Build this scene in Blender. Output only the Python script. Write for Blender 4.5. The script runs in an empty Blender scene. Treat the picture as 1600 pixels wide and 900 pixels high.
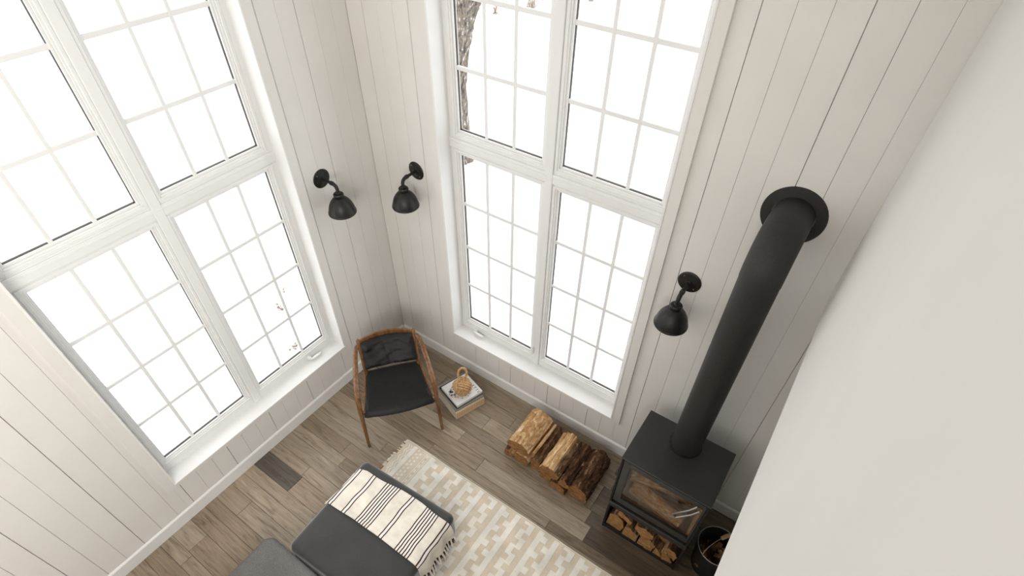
import bpy, bmesh, math, random
from mathutils import Vector, Matrix, noise

random.seed(7)
SC = bpy.context.scene
COL = SC.collection

# ------------------------------------------------------------------ camera
cam = bpy.data.cameras.new('camera')
cam.sensor_fit = 'HORIZONTAL'
cam.sensor_width = 36.0
cam.lens = 849.93 / 1600 * 36.0
cam.shift_y = 49.1 / 1600
cam.clip_start = 0.05
cam.clip_end = 300
camo = bpy.data.objects.new('camera', cam)
COL.objects.link(camo)
Rr = ((0.82182944, 0.56951522, 0.01577278), (0.41521649, -0.57975544, -0.70105555), (-0.39011745, 0.58269721, -0.71293221))
camo.matrix_world = Matrix(((Rr[0][0], -Rr[1][0], -Rr[2][0], 3.173),
                            (Rr[0][1], -Rr[1][1], -Rr[2][1], -2.676),
                            (Rr[0][2], -Rr[1][2], -Rr[2][2], 4.300),
                            (0, 0, 0, 1)))
SC.camera = camo

# ------------------------------------------------------------------ light
SC.view_settings.view_transform = 'Standard'
SC.view_settings.look = 'None'
SC.view_settings.gamma = 1.0
SC.view_settings.use_curve_mapping = False
SC.view_settings.exposure = -0.05

world = bpy.data.worlds.new('overcast_sky')
SC.world = world
world.use_nodes = True
wn = world.node_tree.nodes
wn['Background'].inputs[0].default_value = (0.97, 0.985, 1.0, 1)
wn['Background'].inputs[1].default_value = 2.7

def area(loc, rot, sx, sy, power, color):
    l = bpy.data.lights.new('fill_light', 'AREA')
    l.shape = 'RECTANGLE'
    l.size, l.size_y = sx, sy
    l.energy = power
    l.color = color
    o = bpy.data.objects.new('fill_light', l)
    o.location, o.rotation_euler = loc, rot
    COL.objects.link(o)

# added fill lights, unseen behind the camera; no window is built there
area((1.5, -6.2, 4.1), (math.radians(80), 0, 0), 2.8, 2.0, 22, (1.0, 0.96, 0.9))
area((3.34, -4.3, 3.25), (0, math.radians(90), 0), 1.5, 2.2, 135, (1.0, 0.97, 0.92))

# ------------------------------------------------------------------ helpers
def tag(o, label=None, cat=None, group=None, kind=None):
    if label: o['label'] = label
    if cat: o['category'] = cat
    if group: o['group'] = group
    if kind: o['kind'] = kind
    return o

def empty(name, loc=(0, 0, 0), rz=0.0, label=None, cat=None, group=None, kind=None, parent=None):
    o = bpy.data.objects.new(name, None)
    o.empty_display_size = 0.05
    o.location = loc
    o.rotation_euler = (0, 0, rz)
    COL.objects.link(o)
    if parent: o.parent = parent
    return tag(o, label, cat, group, kind)

def link(name, me, mats=(), parent=None, loc=None, color=None):
    if me.materials is not None and len(me.materials) == 0:
        for m in (mats if isinstance(mats, (list, tuple)) else [mats]):
            me.materials.append(m)
    o = bpy.data.objects.new(name, me)
    COL.objects.link(o)
    if parent: o.parent = parent
    if loc: o.location = loc
    if color: o.color = color
    return o

def smooth(me, ang=40):
    me.polygons.foreach_set('use_smooth', [True] * len(me.polygons))
    try:
        me.set_sharp_from_angle(angle=math.radians(ang))
    except Exception:
        pass

class MB:
    """collects verts / faces (with material index) for one mesh"""
    def __init__(s):
        s.v, s.f, s.m = [], [], []
    def face(s, idx, m=0):
        s.f.append(tuple(idx)); s.m.append(m)
    def box(s, x0, x1, y0, y1, z0, z1, c=0.0, m=0, mat=None):
        bm = bmesh.new()
        bmesh.ops.create_cube(bm, size=1)
        for v in bm.verts:
            v.co = Vector((x0 + (v.co.x + .5) * (x1 - x0), y0 + (v.co.y + .5) * (y1 - y0), z0 + (v.co.z + .5) * (z1 - z0)))
        if c > 0:
            bmesh.ops.bevel(bm, geom=bm.edges[:], offset=c, segments=1, affect='EDGES')
        s.addbm(bm, m, mat)
        return s
    def addbm(s, bm, m=0, mat=None):
        n = len(s.v)
        bm.verts.index_update()
        for v in bm.verts:
            s.v.append((mat @ v.co if mat else v.co.copy()))
        for f in bm.faces:
            s.face([n + v.index for v in f.verts], m)
        bm.free()
    def tube(s, pts, rad, seg=10, m=0, cap=True, sq=1.0):
        pts = [Vector(p) for p in pts]
        if not isinstance(rad, (list, tuple)): rad = [rad] * len(pts)
        n0 = len(s.v)
        t = (pts[1] - pts[0]).normalized()
        up = Vector((0, 0, 1)) if abs(t.z) < .9 else Vector((1, 0, 0))
        a = t.cross(up).normalized()
        for i, p in enumerate(pts):
            if 0 < i < len(pts) - 1: t2 = (pts[i + 1] - pts[i - 1]).normalized()
            elif i == 0: t2 = (pts[1] - pts[0]).normalized()
            else: t2 = (pts[-1] - pts[-2]).normalized()
            a = (a - t2 * a.dot(t2)).normalized()
            b = t2.cross(a)
            for k in range(seg):
                th = 2 * math.pi * k / seg
                s.v.append(p + (a * math.cos(th) + b * math.sin(th) * sq) * rad[i])
        for i in range(len(pts) - 1):
            for k in range(seg):
                k2 = (k + 1) % seg
                s.face((n0 + i * seg + k, n0 + i * seg + k2, n0 + (i + 1) * seg + k2, n0 + (i + 1) * seg + k), m)
        if cap:
            s.face([n0 + k for k in range(seg)][::-1], m)
            e = n0 + (len(pts) - 1) * seg
            s.face([e + k for k in range(seg)], m)
        return s
    def lathe(s, prof, c=(0, 0, 0), seg=32, m=0, axis='Z', cap0=False, cap1=False):
        n0 = len(s.v)
        for r, z in prof:
            for k in range(seg):
                th = 2 * math.pi * k / seg
                x, y = r * math.cos(th), r * math.sin(th)
                p = {'Z': (x, y, z), 'Y': (x, z, y), 'X': (z, x, y)}[axis]
                s.v.append(Vector(p) + Vector(c))
        for i in range(len(prof) - 1):
            for k in range(seg):
                k2 = (k + 1) % seg
                s.face((n0 + i * seg + k, n0 + i * seg + k2, n0 + (i + 1) * seg + k2, n0 + (i + 1) * seg + k), m)
        if cap0: s.face([n0 + k for k in range(seg)][::-1], m)
        if cap1: s.face([n0 + (len(prof) - 1) * seg + k for k in range(seg)], m)
        return s
    def rings(s, rings, m=0, cap0=True, cap1=True):
        n0 = len(s.v); n = len(rings[0])
        for r in rings: s.v.extend(Vector(p) for p in r)
        for i in range(len(rings) - 1):
            for k in range(n):
                k2 = (k + 1) % n
                s.face((n0 + i * n + k, n0 + i * n + k2, n0 + (i + 1) * n + k2, n0 + (i + 1) * n + k), m)
        if cap0: s.face([n0 + k for k in range(n)][::-1], m)
        if cap1: s.face([n0 + (len(rings) - 1) * n + k for k in range(n)], m)
        return s
    def mesh(s, name, sm=None, fix=True):
        me = bpy.data.meshes.new(name)
        me.from_pydata([tuple(v) for v in s.v], [], s.f)
        me.polygons.foreach_set('material_index', s.m)
        if fix:
            bm = bmesh.new(); bm.from_mesh(me)
            bmesh.ops.recalc_face_normals(bm, faces=bm.faces[:])
            bm.to_mesh(me); bm.free()
        me.update()
        if sm: smooth(me, sm)
        return me
    def obj(s, name, mats, parent=None, sm=None, loc=None, color=None, fix=True):
        return link(name, s.mesh(name, sm, fix), mats, parent, loc, color)

def children(o):
    return [c for c in bpy.data.objects if c.parent == o]

def copy_tree(o, parent=None):
    c = o.copy()
    COL.objects.link(c)
    if parent: c.parent = parent
    for ch in children(o): copy_tree(ch, c)
    return c

def rrect(x0, x1, y0, y1, r, seg=6):
    """rounded rectangle outline, counter-clockwise"""
    out = []
    for cx, cy, a0 in ((x1 - r, y1 - r, 0), (x0 + r, y1 - r, 90), (x0 + r, y0 + r, 180), (x1 - r, y0 + r, 270)):
        for i in range(seg + 1):
            a = math.radians(a0 + 90 * i / seg)
            out.append((cx + r * math.cos(a), cy + r * math.sin(a)))
    return out

def densify(pts, step):
    out = []
    n = len(pts)
    for i in range(n):
        a, b = Vector(pts[i]), Vector(pts[(i + 1) % n])
        k = max(1, int((b - a).length / step))
        for j in range(k): out.append(tuple(a.lerp(b, j / k)))
    return out

# ------------------------------------------------------------------ materials
def mat(name, col, rough=0.5, metal=0.0, spec=0.5):
    m = bpy.data.materials.new(name)
    m.use_nodes = True
    b = m.node_tree.nodes['Principled BSDF']
    b.inputs['Base Color'].default_value = (*col, 1)
    b.inputs['Roughness'].default_value = rough
    b.inputs['Metallic'].default_value = metal
    b.inputs['Specular IOR Level'].default_value = spec
    return m

class NT:
    def __init__(s, m):
        s.t = m.node_tree; s.b = s.t.nodes['Principled BSDF']
    def n(s, kind, **kw):
        nd = s.t.nodes.new(kind)
        for k, v in kw.items():
            if k.startswith('i_'):
                key = k[2:]
                key = int(key) if key.isdigit() else key.replace('_', ' ')
                nd.inputs[key].default_value = v
            else: setattr(nd, k, v)
        return nd
    def l(s, a, ao, b, bi): s.t.links.new(a.outputs[ao], b.inputs[bi])

def ramp(nt, stops):
    r = nt.n('ShaderNodeValToRGB')
    e = r.color_ramp.elements
    while len(e) < len(stops): e.new(0.5)
    for i, (p, c) in enumerate(stops):
        e[i].position = p; e[i].color = (*c, 1)
    return r

def coords(nt, scale=(1, 1, 1), rnd=True):
    tc = nt.n('ShaderNodeTexCoord')
    mp = nt.n('ShaderNodeMapping'); mp.inputs['Scale'].default_value = scale
    nt.l(tc, 'Object', mp, 'Vector')
    if rnd:
        oi = nt.n('ShaderNodeObjectInfo')
        mu = nt.n('ShaderNodeMath', operation='MULTIPLY'); mu.inputs[1].default_value = 37.0
        nt.l(oi, 'Random', mu, 0)
        cb = nt.n('ShaderNodeCombineXYZ')
        for k in range(3): nt.l(mu, 0, cb, k)
        nt.l(cb, 0, mp, 'Location')
    return mp

def bump(nt, src, out, dist, strength=1.0):
    b = nt.n('ShaderNodeBump')
    b.inputs['Distance'].default_value = dist
    b.inputs['Strength'].default_value = strength
    nt.l(src, out, b, 'Height')
    nt.l(b, 'Normal', nt.b, 'Normal')
    return b

def noisy(name, stops, scale=(1, 1, 1), nscale=8, detail=5, rough=0.6, bdist=0.0, spec=0.4, metal=0.0, dist=0.0, rnd=True):
    m = mat(name, (0.5, 0.5, 0.5), rough, metal, spec)
    nt = NT(m)
    mp = coords(nt, scale, rnd)
    nz = nt.n('ShaderNodeTexNoise')
    nz.inputs['Scale'].default_value = nscale
    nz.inputs['Detail'].default_value = detail
    nz.inputs['Distortion'].default_value = dist
    nt.l(mp, 0, nz, 'Vector')
    r = ramp(nt, stops)
    nt.l(nz, 0, r, 0)
    nt.l(r, 0, nt.b, 'Base Color')
    if bdist: bump(nt, nz, 0, bdist)
    return m

M = {}
M['wall'] = noisy('painted_boards', [(0.3, (0.735, 0.716, 0.688)), (0.7, (0.768, 0.75, 0.722))], nscale=3, rough=0.55)
M['plaster'] = noisy('painted_plaster', [(0.3, (0.74, 0.725, 0.70)), (0.7, (0.77, 0.755, 0.73))], nscale=2, rough=0.7)
M['trim'] = noisy('white_trim_paint', [(0.3, (0.80, 0.795, 0.785)), (0.7, (0.83, 0.825, 0.815))], nscale=4, rough=0.4)
M['vinyl'] = noisy('white_vinyl', [(0.3, (0.82, 0.82, 0.815)), (0.7, (0.84, 0.84, 0.835))], nscale=4, rough=0.35)
M['gasket'] = mat('dark_gasket', (0.05, 0.04, 0.03), 0.5)
M['subfloor'] = mat('dark_underlay', (0.02, 0.016, 0.012), 0.9)
M['snow'] = noisy('snow', [(0.3, (0.86, 0.875, 0.90)), (0.7, (0.90, 0.91, 0.925))], nscale=1.5, rough=0.8, rnd=False)

g = bpy.data.materials.new('window_glass'); g.use_nodes = True
t = g.node_tree; t.nodes.remove(t.nodes['Principled BSDF'])
out = t.nodes['Material Output']
tr = t.nodes.new('ShaderNodeBsdfTransparent'); tr.inputs[0].default_value = (0.985, 0.99, 0.985, 1)
gl = t.nodes.new('ShaderNodeBsdfGlossy'); gl.inputs['Roughness'].default_value = 0.02
fr = t.nodes.new('ShaderNodeFresnel'); fr.inputs[0].default_value = 1.3
mx = t.nodes.new('ShaderNodeMixShader')
ge = t.nodes.new('ShaderNodeNewGeometry')
mu = t.nodes.new('ShaderNodeMath'); mu.operation = 'SUBTRACT'; mu.use_clamp = True     # reflect at the entry face only
t.links.new(fr.outputs[0], mu.inputs[0]); t.links.new(ge.outputs['Backfacing'], mu.inputs[1])
t.links.new(mu.outputs[0], mx.inputs[0]); t.links.new(tr.outputs[0], mx.inputs[1]); t.links.new(gl.outputs[0], mx.inputs[2])
t.links.new(mx.outputs[0], out.inputs[0])
M['glass'] = g
g2 = g.copy(); g2.name = 'stove_glass'
for n in g2.node_tree.nodes:
    if n.type == 'BSDF_TRANSPARENT': n.inputs[0].default_value = (0.88, 0.85, 0.80, 1)
    if n.type == 'FRESNEL': n.inputs[0].default_value = 1.6
M['stove_glass'] = g2

def plank_mat():
    m = mat('oak_plank', (0.3, 0.25, 0.2), 0.42, 0, 0.4)
    nt = NT(m)
    oi = nt.n('ShaderNodeObjectInfo')
    mp = coords(nt, (1.0, 9.0, 1.0))
    nz = nt.n('ShaderNodeTexNoise'); nz.inputs['Scale'].default_value = 3.2; nz.inputs['Detail'].default_value = 8
    nz.inputs['Roughness'].default_value = 0.62; nz.inputs['Distortion'].default_value = 1.2
    nt.l(mp, 0, nz, 'Vector')
    r = ramp(nt, [(0.28, (0.42, 0.40, 0.37)), (0.47, (0.90, 0.88, 0.86)), (0.62, (1.02, 1.01, 1.0)), (0.78, (1.38, 1.38, 1.38))])
    nt.l(nz, 0, r, 0)
    mp2 = coords(nt, (1.2, 60.0, 1.0))
    n2 = nt.n('ShaderNodeTexNoise'); n2.inputs['Scale'].default_value = 2.5; n2.inputs['Detail'].default_value = 4
    nt.l(mp2, 0, n2, 'Vector')
    r2 = ramp(nt, [(0.3, (0.78, 0.76, 0.74)), (0.6, (1.05, 1.05, 1.05))])
    nt.l(n2, 0, r2, 0)
    a = nt.n('ShaderNodeMix', data_type='RGBA', blend_type='MULTIPLY'); a.inputs[0].default_value = 1
    nt.l(oi, 'Color', a, 6); nt.l(r, 0, a, 7)
    b = nt.n('ShaderNodeMix', data_type='RGBA', blend_type='MULTIPLY'); b.inputs[0].default_value = 0.8
    nt.l(a, 2, b, 6); nt.l(r2, 0, b, 7)
    nt.l(b, 2, nt.b, 'Base Color')
    rr = nt.n('ShaderNodeMapRange'); rr.inputs[3].default_value = 0.36; rr.inputs[4].default_value = 0.55
    nt.l(nz, 0, rr, 0); nt.l(rr, 0, nt.b, 'Roughness')
    bump(nt, n2, 0, 0.0012)
    return m
M['plank'] = plank_mat()

M['walnut'] = noisy('oiled_walnut', [(0.25, (0.10, 0.044, 0.017)), (0.5, (0.19, 0.088, 0.036)), (0.75, (0.28, 0.14, 0.062))], scale=(10, 10, 1.5), nscale=4, rough=0.22, detail=6, dist=.6)
M['leather'] = noisy('black_leather', [(0.3, (0.007, 0.007, 0.0075)), (0.7, (0.013, 0.013, 0.0135))], nscale=60, rough=0.5, bdist=0.0006, spec=0.28)
M['black_metal'] = noisy('black_iron', [(0.3, (0.008, 0.0075, 0.007)), (0.7, (0.016, 0.0145, 0.013))], nscale=25, rough=0.42, spec=0.4)
M['screw'] = mat('screw_steel', (0.35, 0.34, 0.32), 0.35, 1.0)
M['shade_in'] = mat('sconce_inner_enamel', (0.75, 0.73, 0.70), 0.5)
M['bulb'] = mat('bulb_glass', (0.85, 0.84, 0.80), 0.2)
M['stove'] = noisy('stove_paint', [(0.3, (0.026, 0.026, 0.025)), (0.7, (0.036, 0.036, 0.034))], nscale=160, rough=0.40, bdist=0.0002, spec=0.5)
M['stove_dark'] = noisy('stove_cast_iron', [(0.3, (0.010, 0.0095, 0.009)), (0.7, (0.016, 0.0155, 0.015))], nscale=120, rough=0.6, spec=0.35)
M['pipe'] = noisy('flue_paint', [(0.3, (0.020, 0.019, 0.017)), (0.7, (0.029, 0.027, 0.025))], nscale=90, rough=0.55, spec=0.4)
M['chrome'] = mat('brushed_steel', (0.36, 0.34, 0.32), 0.42, 1.0)
M['brick'] = noisy('firebrick', [(0.25, (0.30, 0.19, 0.10)), (0.5, (0.48, 0.31, 0.17)), (0.8, (0.62, 0.44, 0.26))], nscale=7, rough=0.9, bdist=0.002)
M['bucket'] = noisy('dark_tin', [(0.3, (0.012, 0.0115, 0.011)), (0.7, (0.022, 0.021, 0.020))], nscale=20, rough=0.55, metal=0.2)
M['grip'] = noisy('pale_wood', [(0.3, (0.40, 0.25, 0.13)), (0.7, (0.55, 0.37, 0.21))], scale=(1, 1, 1), nscale=20, rough=0.6)

def wood(name, stops, streak, flake, b=0.006, fl=0.5):
    """streaky fibres along local y mixed with coarse flakes"""
    m = mat(name, (0.5, 0.4, 0.3), 0.85, 0, 0.2)
    nt = NT(m)
    mp = coords(nt, (streak, streak * .09, streak))
    n1 = nt.n('ShaderNodeTexNoise'); n1.inputs['Scale'].default_value = 1.0; n1.inputs['Detail'].default_value = 8; n1.inputs['Distortion'].default_value = .5
    n1.inputs['Roughness'].default_value = .65
    nt.l(mp, 0, n1, 'Vector')
    mp2 = coords(nt, (flake, flake * .45, flake))
    n2 = nt.n('ShaderNodeTexNoise'); n2.inputs['Scale'].default_value = 1.0; n2.inputs['Detail'].default_value = 9; n2.inputs['Distortion'].default_value = 1.4
    n2.inputs['Roughness'].default_value = .7
    nt.l(mp2, 0, n2, 'Vector')
    mx = nt.n('ShaderNodeMix', data_type='FLOAT'); mx.inputs[0].default_value = fl
    nt.l(n1, 0, mx, 2); nt.l(n2, 0, mx, 3)
    r = ramp(nt, stops)
    nt.l(mx, 0, r, 0); nt.l(r, 0, nt.b, 'Base Color')
    bump(nt, mx, 0, b)
    return m
M['split'] = wood('split_wood', [(0.34, (0.14, 0.060, 0.020)), (0.43, (0.38, 0.20, 0.08)), (0.52, (0.60, 0.38, 0.19)), (0.64, (0.80, 0.65, 0.46))], 60, 14, .012, .4)
M['split_dark'] = wood('split_wood_dark', [(0.36, (0.05, 0.022, 0.009)), (0.5, (0.17, 0.080, 0.032)), (0.64, (0.36, 0.20, 0.09))], 60, 14, .012, .4)
M['bark'] = wood('bark', [(0.36, (0.030, 0.014, 0.007)), (0.46, (0.10, 0.050, 0.022)), (0.54, (0.21, 0.12, 0.058)), (0.60, (0.42, 0.31, 0.20)), (0.66, (0.66, 0.60, 0.52))], 34, 22, .028, .6)
M['bark_dark'] = wood('bark_dark', [(0.36, (0.014, 0.007, 0.004)), (0.47, (0.060, 0.028, 0.013)), (0.55, (0.15, 0.075, 0.036)), (0.59, (0.28, 0.17, 0.095)), (0.635, (0.66, 0.58, 0.48))], 34, 22, .030, .6)
M['bark_pale'] = wood('bark_pale', [(0.36, (0.19, 0.088, 0.032)), (0.45, (0.38, 0.20, 0.085)), (0.53, (0.56, 0.36, 0.18)), (0.62, (0.78, 0.66, 0.50))], 26, 24, .014, .65)
M['endgrain'] = noisy('end_grain', [(0.25, (0.13, 0.055, 0.018)), (0.5, (0.27, 0.13, 0.045)), (0.8, (0.40, 0.22, 0.09))], scale=(3, 3, 6), nscale=9, detail=6, rough=0.85, bdist=.003)
M['endgrain_pale'] = noisy('end_grain_pale', [(0.25, (0.20, 0.090, 0.028)), (0.5, (0.37, 0.19, 0.068)), (0.8, (0.50, 0.29, 0.125))], scale=(3, 3, 6), nscale=9, detail=6, rough=0.85, bdist=.003)

def weave(name, c0, c1, scale=260, rough=0.9, b=0.0008, big=None):
    m = mat(name, c0, rough, 0, 0.15)
    nt = NT(m)
    mp = coords(nt, (1, 1, 1), False)
    nz = nt.n('ShaderNodeTexNoise'); nz.inputs['Scale'].default_value = scale; nz.inputs['Detail'].default_value = 2
    nt.l(mp, 0, nz, 'Vector')
    r = ramp(nt, [(0.3, c0), (0.7, c1)])
    nt.l(nz, 0, r, 0)
    if big:
        n2 = nt.n('ShaderNodeTexNoise'); n2.inputs['Scale'].default_value = big; n2.inputs['Detail'].default_value = 4
        nt.l(mp, 0, n2, 'Vector')
        r2 = ramp(nt, [(0.35, (0.88, 0.88, 0.88)), (0.65, (1.08, 1.08, 1.08))])
        nt.l(n2, 0, r2, 0)
        a = nt.n('ShaderNodeMix', data_type='RGBA', blend_type='MULTIPLY'); a.inputs[0].default_value = 1
        nt.l(r, 0, a, 6); nt.l(r2, 0, a, 7); nt.l(a, 2, nt.b, 'Base Color')
    else:
        nt.l(r, 0, nt.b, 'Base Color')
    bump(nt, nz, 0, b)
    return m
M['sofa'] = weave('charcoal_velvet', (0.024, 0.0245, 0.024), (0.042, 0.042, 0.041), 300, 0.8, big=5)
M['sofa'].node_tree.nodes['Principled BSDF'].inputs['Sheen Weight'].default_value = 1.0
M['sofa'].node_tree.nodes['Principled BSDF'].inputs['Sheen Roughness'].default_value = 0.4
M['sofa'].node_tree.nodes['Principled BSDF'].inputs['Roughness'].default_value = 0.55
M['sofa'].node_tree.nodes['Principled BSDF'].inputs['Specular IOR Level'].default_value = 0.4
M['sofa2'] = weave('grey_upholstery', (0.10, 0.098, 0.094), (0.19, 0.185, 0.177), 240, 0.85, big=6)
M['throw'] = weave('cream_cotton', (0.77, 0.71, 0.63), (0.87, 0.82, 0.74), 220, 0.9, .0006, big=9)
M['throw_brown'] = weave('brown_yarn', (0.035, 0.016, 0.008), (0.10, 0.05, 0.025), 200)
M['throw_white'] = weave('white_yarn', (0.82, 0.80, 0.76), (0.90, 0.88, 0.85), 200)
M['rug_beige'] = weave('rug_beige', (0.67, 0.575, 0.455), (0.78, 0.69, 0.57), 240, 0.95, .001, big=7)
M['rug_cream'] = weave('rug_cream', (0.86, 0.81, 0.725), (0.92, 0.875, 0.80), 240, 0.95, .001, big=7)
M['rug_brown'] = weave('rug_brown_knots', (0.22, 0.12, 0.05), (0.55, 0.40, 0.25), 120)
M['jute'] = noisy('jute_rope', [(0.3, (0.33, 0.17, 0.07)), (0.55, (0.60, 0.37, 0.18)), (0.75, (0.80, 0.60, 0.38))], scale=(1, 1, 1), nscale=90, rough=0.9, bdist=.002)
M['paper'] = noisy('page_edges', [(0.35, (0.50, 0.46, 0.40)), (0.65, (0.72, 0.68, 0.61))], scale=(1, 1, 60), nscale=6, rough=0.9)
M['cover_white'] = mat('white_cover', (0.80, 0.79, 0.77), 0.35)
M['cover_black'] = mat('black_cover', (0.012, 0.012, 0.012), 0.4)
M['cover_grey'] = mat('grey_cover', (0.30, 0.28, 0.26), 0.5)
M['cover_cream'] = mat('cream_cover', (0.62, 0.54, 0.43), 0.6)
M['cover_tan'] = mat('tan_cloth', (0.56, 0.34, 0.16), 0.75)
M['ink'] = mat('black_ink', (0.02, 0.02, 0.02), 0.6)
M['ink_grey'] = mat('grey_ink', (0.30, 0.29, 0.28), 0.6)
M['ink_orange'] = mat('orange_ink', (0.55, 0.25, 0.08), 0.6)
M['tree_bark'] = noisy('tree_bark', [(0.34, (0.060, 0.050, 0.042)), (0.46, (0.15, 0.135, 0.12)), (0.56, (0.24, 0.19, 0.14)), (0.64, (0.30, 0.28, 0.26)), (0.70, (0.70, 0.70, 0.71))], scale=(8, 8, 3.0), nscale=3.4, detail=10, rough=1.0, bdist=.02, dist=.5, spec=0.05)
M['weed'] = noisy('dry_weed', [(0.3, (0.20, 0.145, 0.095)), (0.7, (0.40, 0.32, 0.24))], nscale=20, rough=0.95)

# ------------------------------------------------------------------ setting
PITCH, OFF = 0.1365, 0.0025
YW, XW = 0.015, -0.015                # wall faces (baseboard fronts lie at 0)
WX0, WX1 = 0.712, 2.42               # tall back window opening
WZ0, WZ1 = 0.460, 4.33
LY0, LY1 = -2.455, -0.747            # left window opening (y)
H = 5.4
SEAM = 0.0035

def wall_backing(name, horiz, a0, a1, w0, w1, zz0, zz1, d0, d1, top):
    mb = MB()
    def b(u0, u1, z0, z1):
        if horiz: mb.box(u0, u1, d0, d1, z0, z1)
        else: mb.box(d0, d1, u0, u1, z0, z1)
    b(a0, w0, -0.3, top); b(w1, a1, -0.3, top); b(w0, w1, -0.3, zz0); b(w0, w1, zz1, top)
    o = mb.obj(name, M['wall'])
    return tag(o, kind='structure')

wall_back = wall_backing('wall_back', True, -0.25, 5.4, WX0 - .004, WX1 + .004, WZ0 - .004, WZ1 + .004, YW + .013, 0.26, H)
wall_left = wall_backing('wall_left', False, -6.7, 0.26, LY0 - .004, LY1 + .004, WZ0 + .016, WZ1 + .004, -0.26, XW - .013, H)

def board(parent, horiz, u0, u1, z0, z1, gl, gr):
    """one vertical plank with eased front edges; gl / gr = open joint on each side"""
    mb = MB()
    c = .0016
    t = .0128
    us = [(u0 + gl, t), (u0 + gl, c), (u0 + gl + c, 0), (u1 - gr - c, 0), (u1 - gr, c), (u1 - gr, t)]
    rings = []
    for z in (z0, z1):
        rings.append([((u, YW + d, z) if horiz else (XW - d, u, z)) for u, d in us])
    mb.rings(rings)
    return mb.obj('board', M['wall'], parent)

def boards(parent, horiz, a0, a1, w0, w1, zz0, zz1, lines):
    for (u0, s0), (u1, s1) in zip(lines[:-1], lines[1:]):
        gl, gr = s0, s1
        segs = [(u0, u1)]
        for cut in (w0 - .03, w1 + .03):
            new = []
            for a, b in segs:
                if a < cut < b: new += [(a, cut), (cut, b)]
                else: new.append((a, b))
            segs = new
        for a, b in segs:
            ga = gl if a == u0 else 0.0
            gb = gr if b == u1 else 0.0
            mid = (a + b) / 2
            if w0 - .03 < mid < w1 + .03:
                board(parent, horiz, a, b, 0.06, zz0 - .02, ga, gb)
                board(parent, horiz, a, b, zz1 + .02, H, ga, gb)
            else:
                board(parent, horiz, a, b, 0.06, H, ga, gb)

rg = random.Random(3)
lines = [(0.0 + XW, 0.0)]
k = 1
while OFF + k * PITCH < 5.3:
    wide = k % 3 == 1
    lines.append((OFF + k * PITCH, 0.0019 if wide else rg.choice((0.0003, 0.0005, 0.0008))))
    k += 1
boards(wall_back, True, 0, 5.3, WX0, WX1, WZ0, WZ1, lines)
lines = []
k = 48
while k >= 0:
    wide = k % 3 == 2
    lines.append((-0.112 - k * PITCH, 0.0019 if wide else rg.choice((0.0003, 0.0005, 0.0008))))
    k -= 1
lines.append((YW, 0))
boards(wall_left, False, -6.6, 0, LY0, LY1, WZ0 + .02, WZ1, lines)

# plain white loft wall on the right: starts at 2.4 m, room runs on below it
XR, ZR = 3.376, 2.40
tag(MB().box(XR, XR + .14, -6.6, YW, ZR, H, c=.003).obj('wall_right', M['plaster']), kind='structure')
tag(MB().box(XR + .14, 5.3, -6.6, YW, ZR + .02, ZR + .14).obj('ceiling_low', M['plaster']), kind='structure')
tag(MB().box(5.3, 5.45, -6.7, .26, -.3, ZR + .14).obj('wall_far', M['plaster']), kind='structure')
tag(MB().box(-.26, 5.45, -6.75, -6.6, -.3, H).obj('wall_front', M['plaster']), kind='structure')
tag(MB().box(-.26, XR + .2, -6.75, .26, H, H + .15).obj('ceiling', M['plaster']), kind='structure')

def baseboard(name, horiz, a0, a1):
    mb = MB()
    prof = [(-.018, 0), (0, 0), (0, .112), (-.004, .119), (-.010, .125), (-.018, .125)]
    rings = []
    for u in (a0, a1):
        rings.append([((u, -d - 0.0, z) if horiz else (d, u, z)) for d, z in prof])
    mb.rings(rings)
    return tag(mb.obj(name, M['trim']), kind='structure')
baseboard('baseboard_back', True, 0.0, 5.3)
baseboard('baseboard_left', False, -6.6, 0.0)

# floor: dark underlay with one object per plank
floor = tag(MB().box(-.26, 5.45, -6.7, .26, -.3, -.014).obj('floor', M['subfloor']), kind='structure')
tones = [(0.30, 0.245, 0.19), (0.26, 0.205, 0.155), (0.335, 0.28, 0.225), (0.225, 0.175, 0.13), (0.285, 0.24, 0.195), (0.36, 0.31, 0.255), (0.20, 0.155, 0.118), (0.31, 0.265, 0.215)]
rows = [0.02, -.045, -.195, -.345, -.495, -.60, -.72, -.865, -.945, -1.09, -1.21, -1.29, -1.42, -1.52, -1.66, -1.765, -1.925, -2.03, -2.15, -2.30, -2.40, -2.53, -2.69, -2.79, -2.92, -3.08, -3.18, -3.31, -3.46, -3.60, -3.75, -3.9]
known = {3: [1.40, 2.60], 6: [0.45, 1.61, 2.68], 7: [1.15, 2.38, 3.55], 1: [.95, 2.62, 3.7], 12: [0.607, 1.9, 3.1], 15: [0.44, 1.7, 2.9], 4: [0.9, 2.60, 3.9], 2: [.75, 1.6, 2.66, 3.9], 5: [.35, 1.30, 2.62]}
rp = random.Random(11)
NPL = 0
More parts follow.
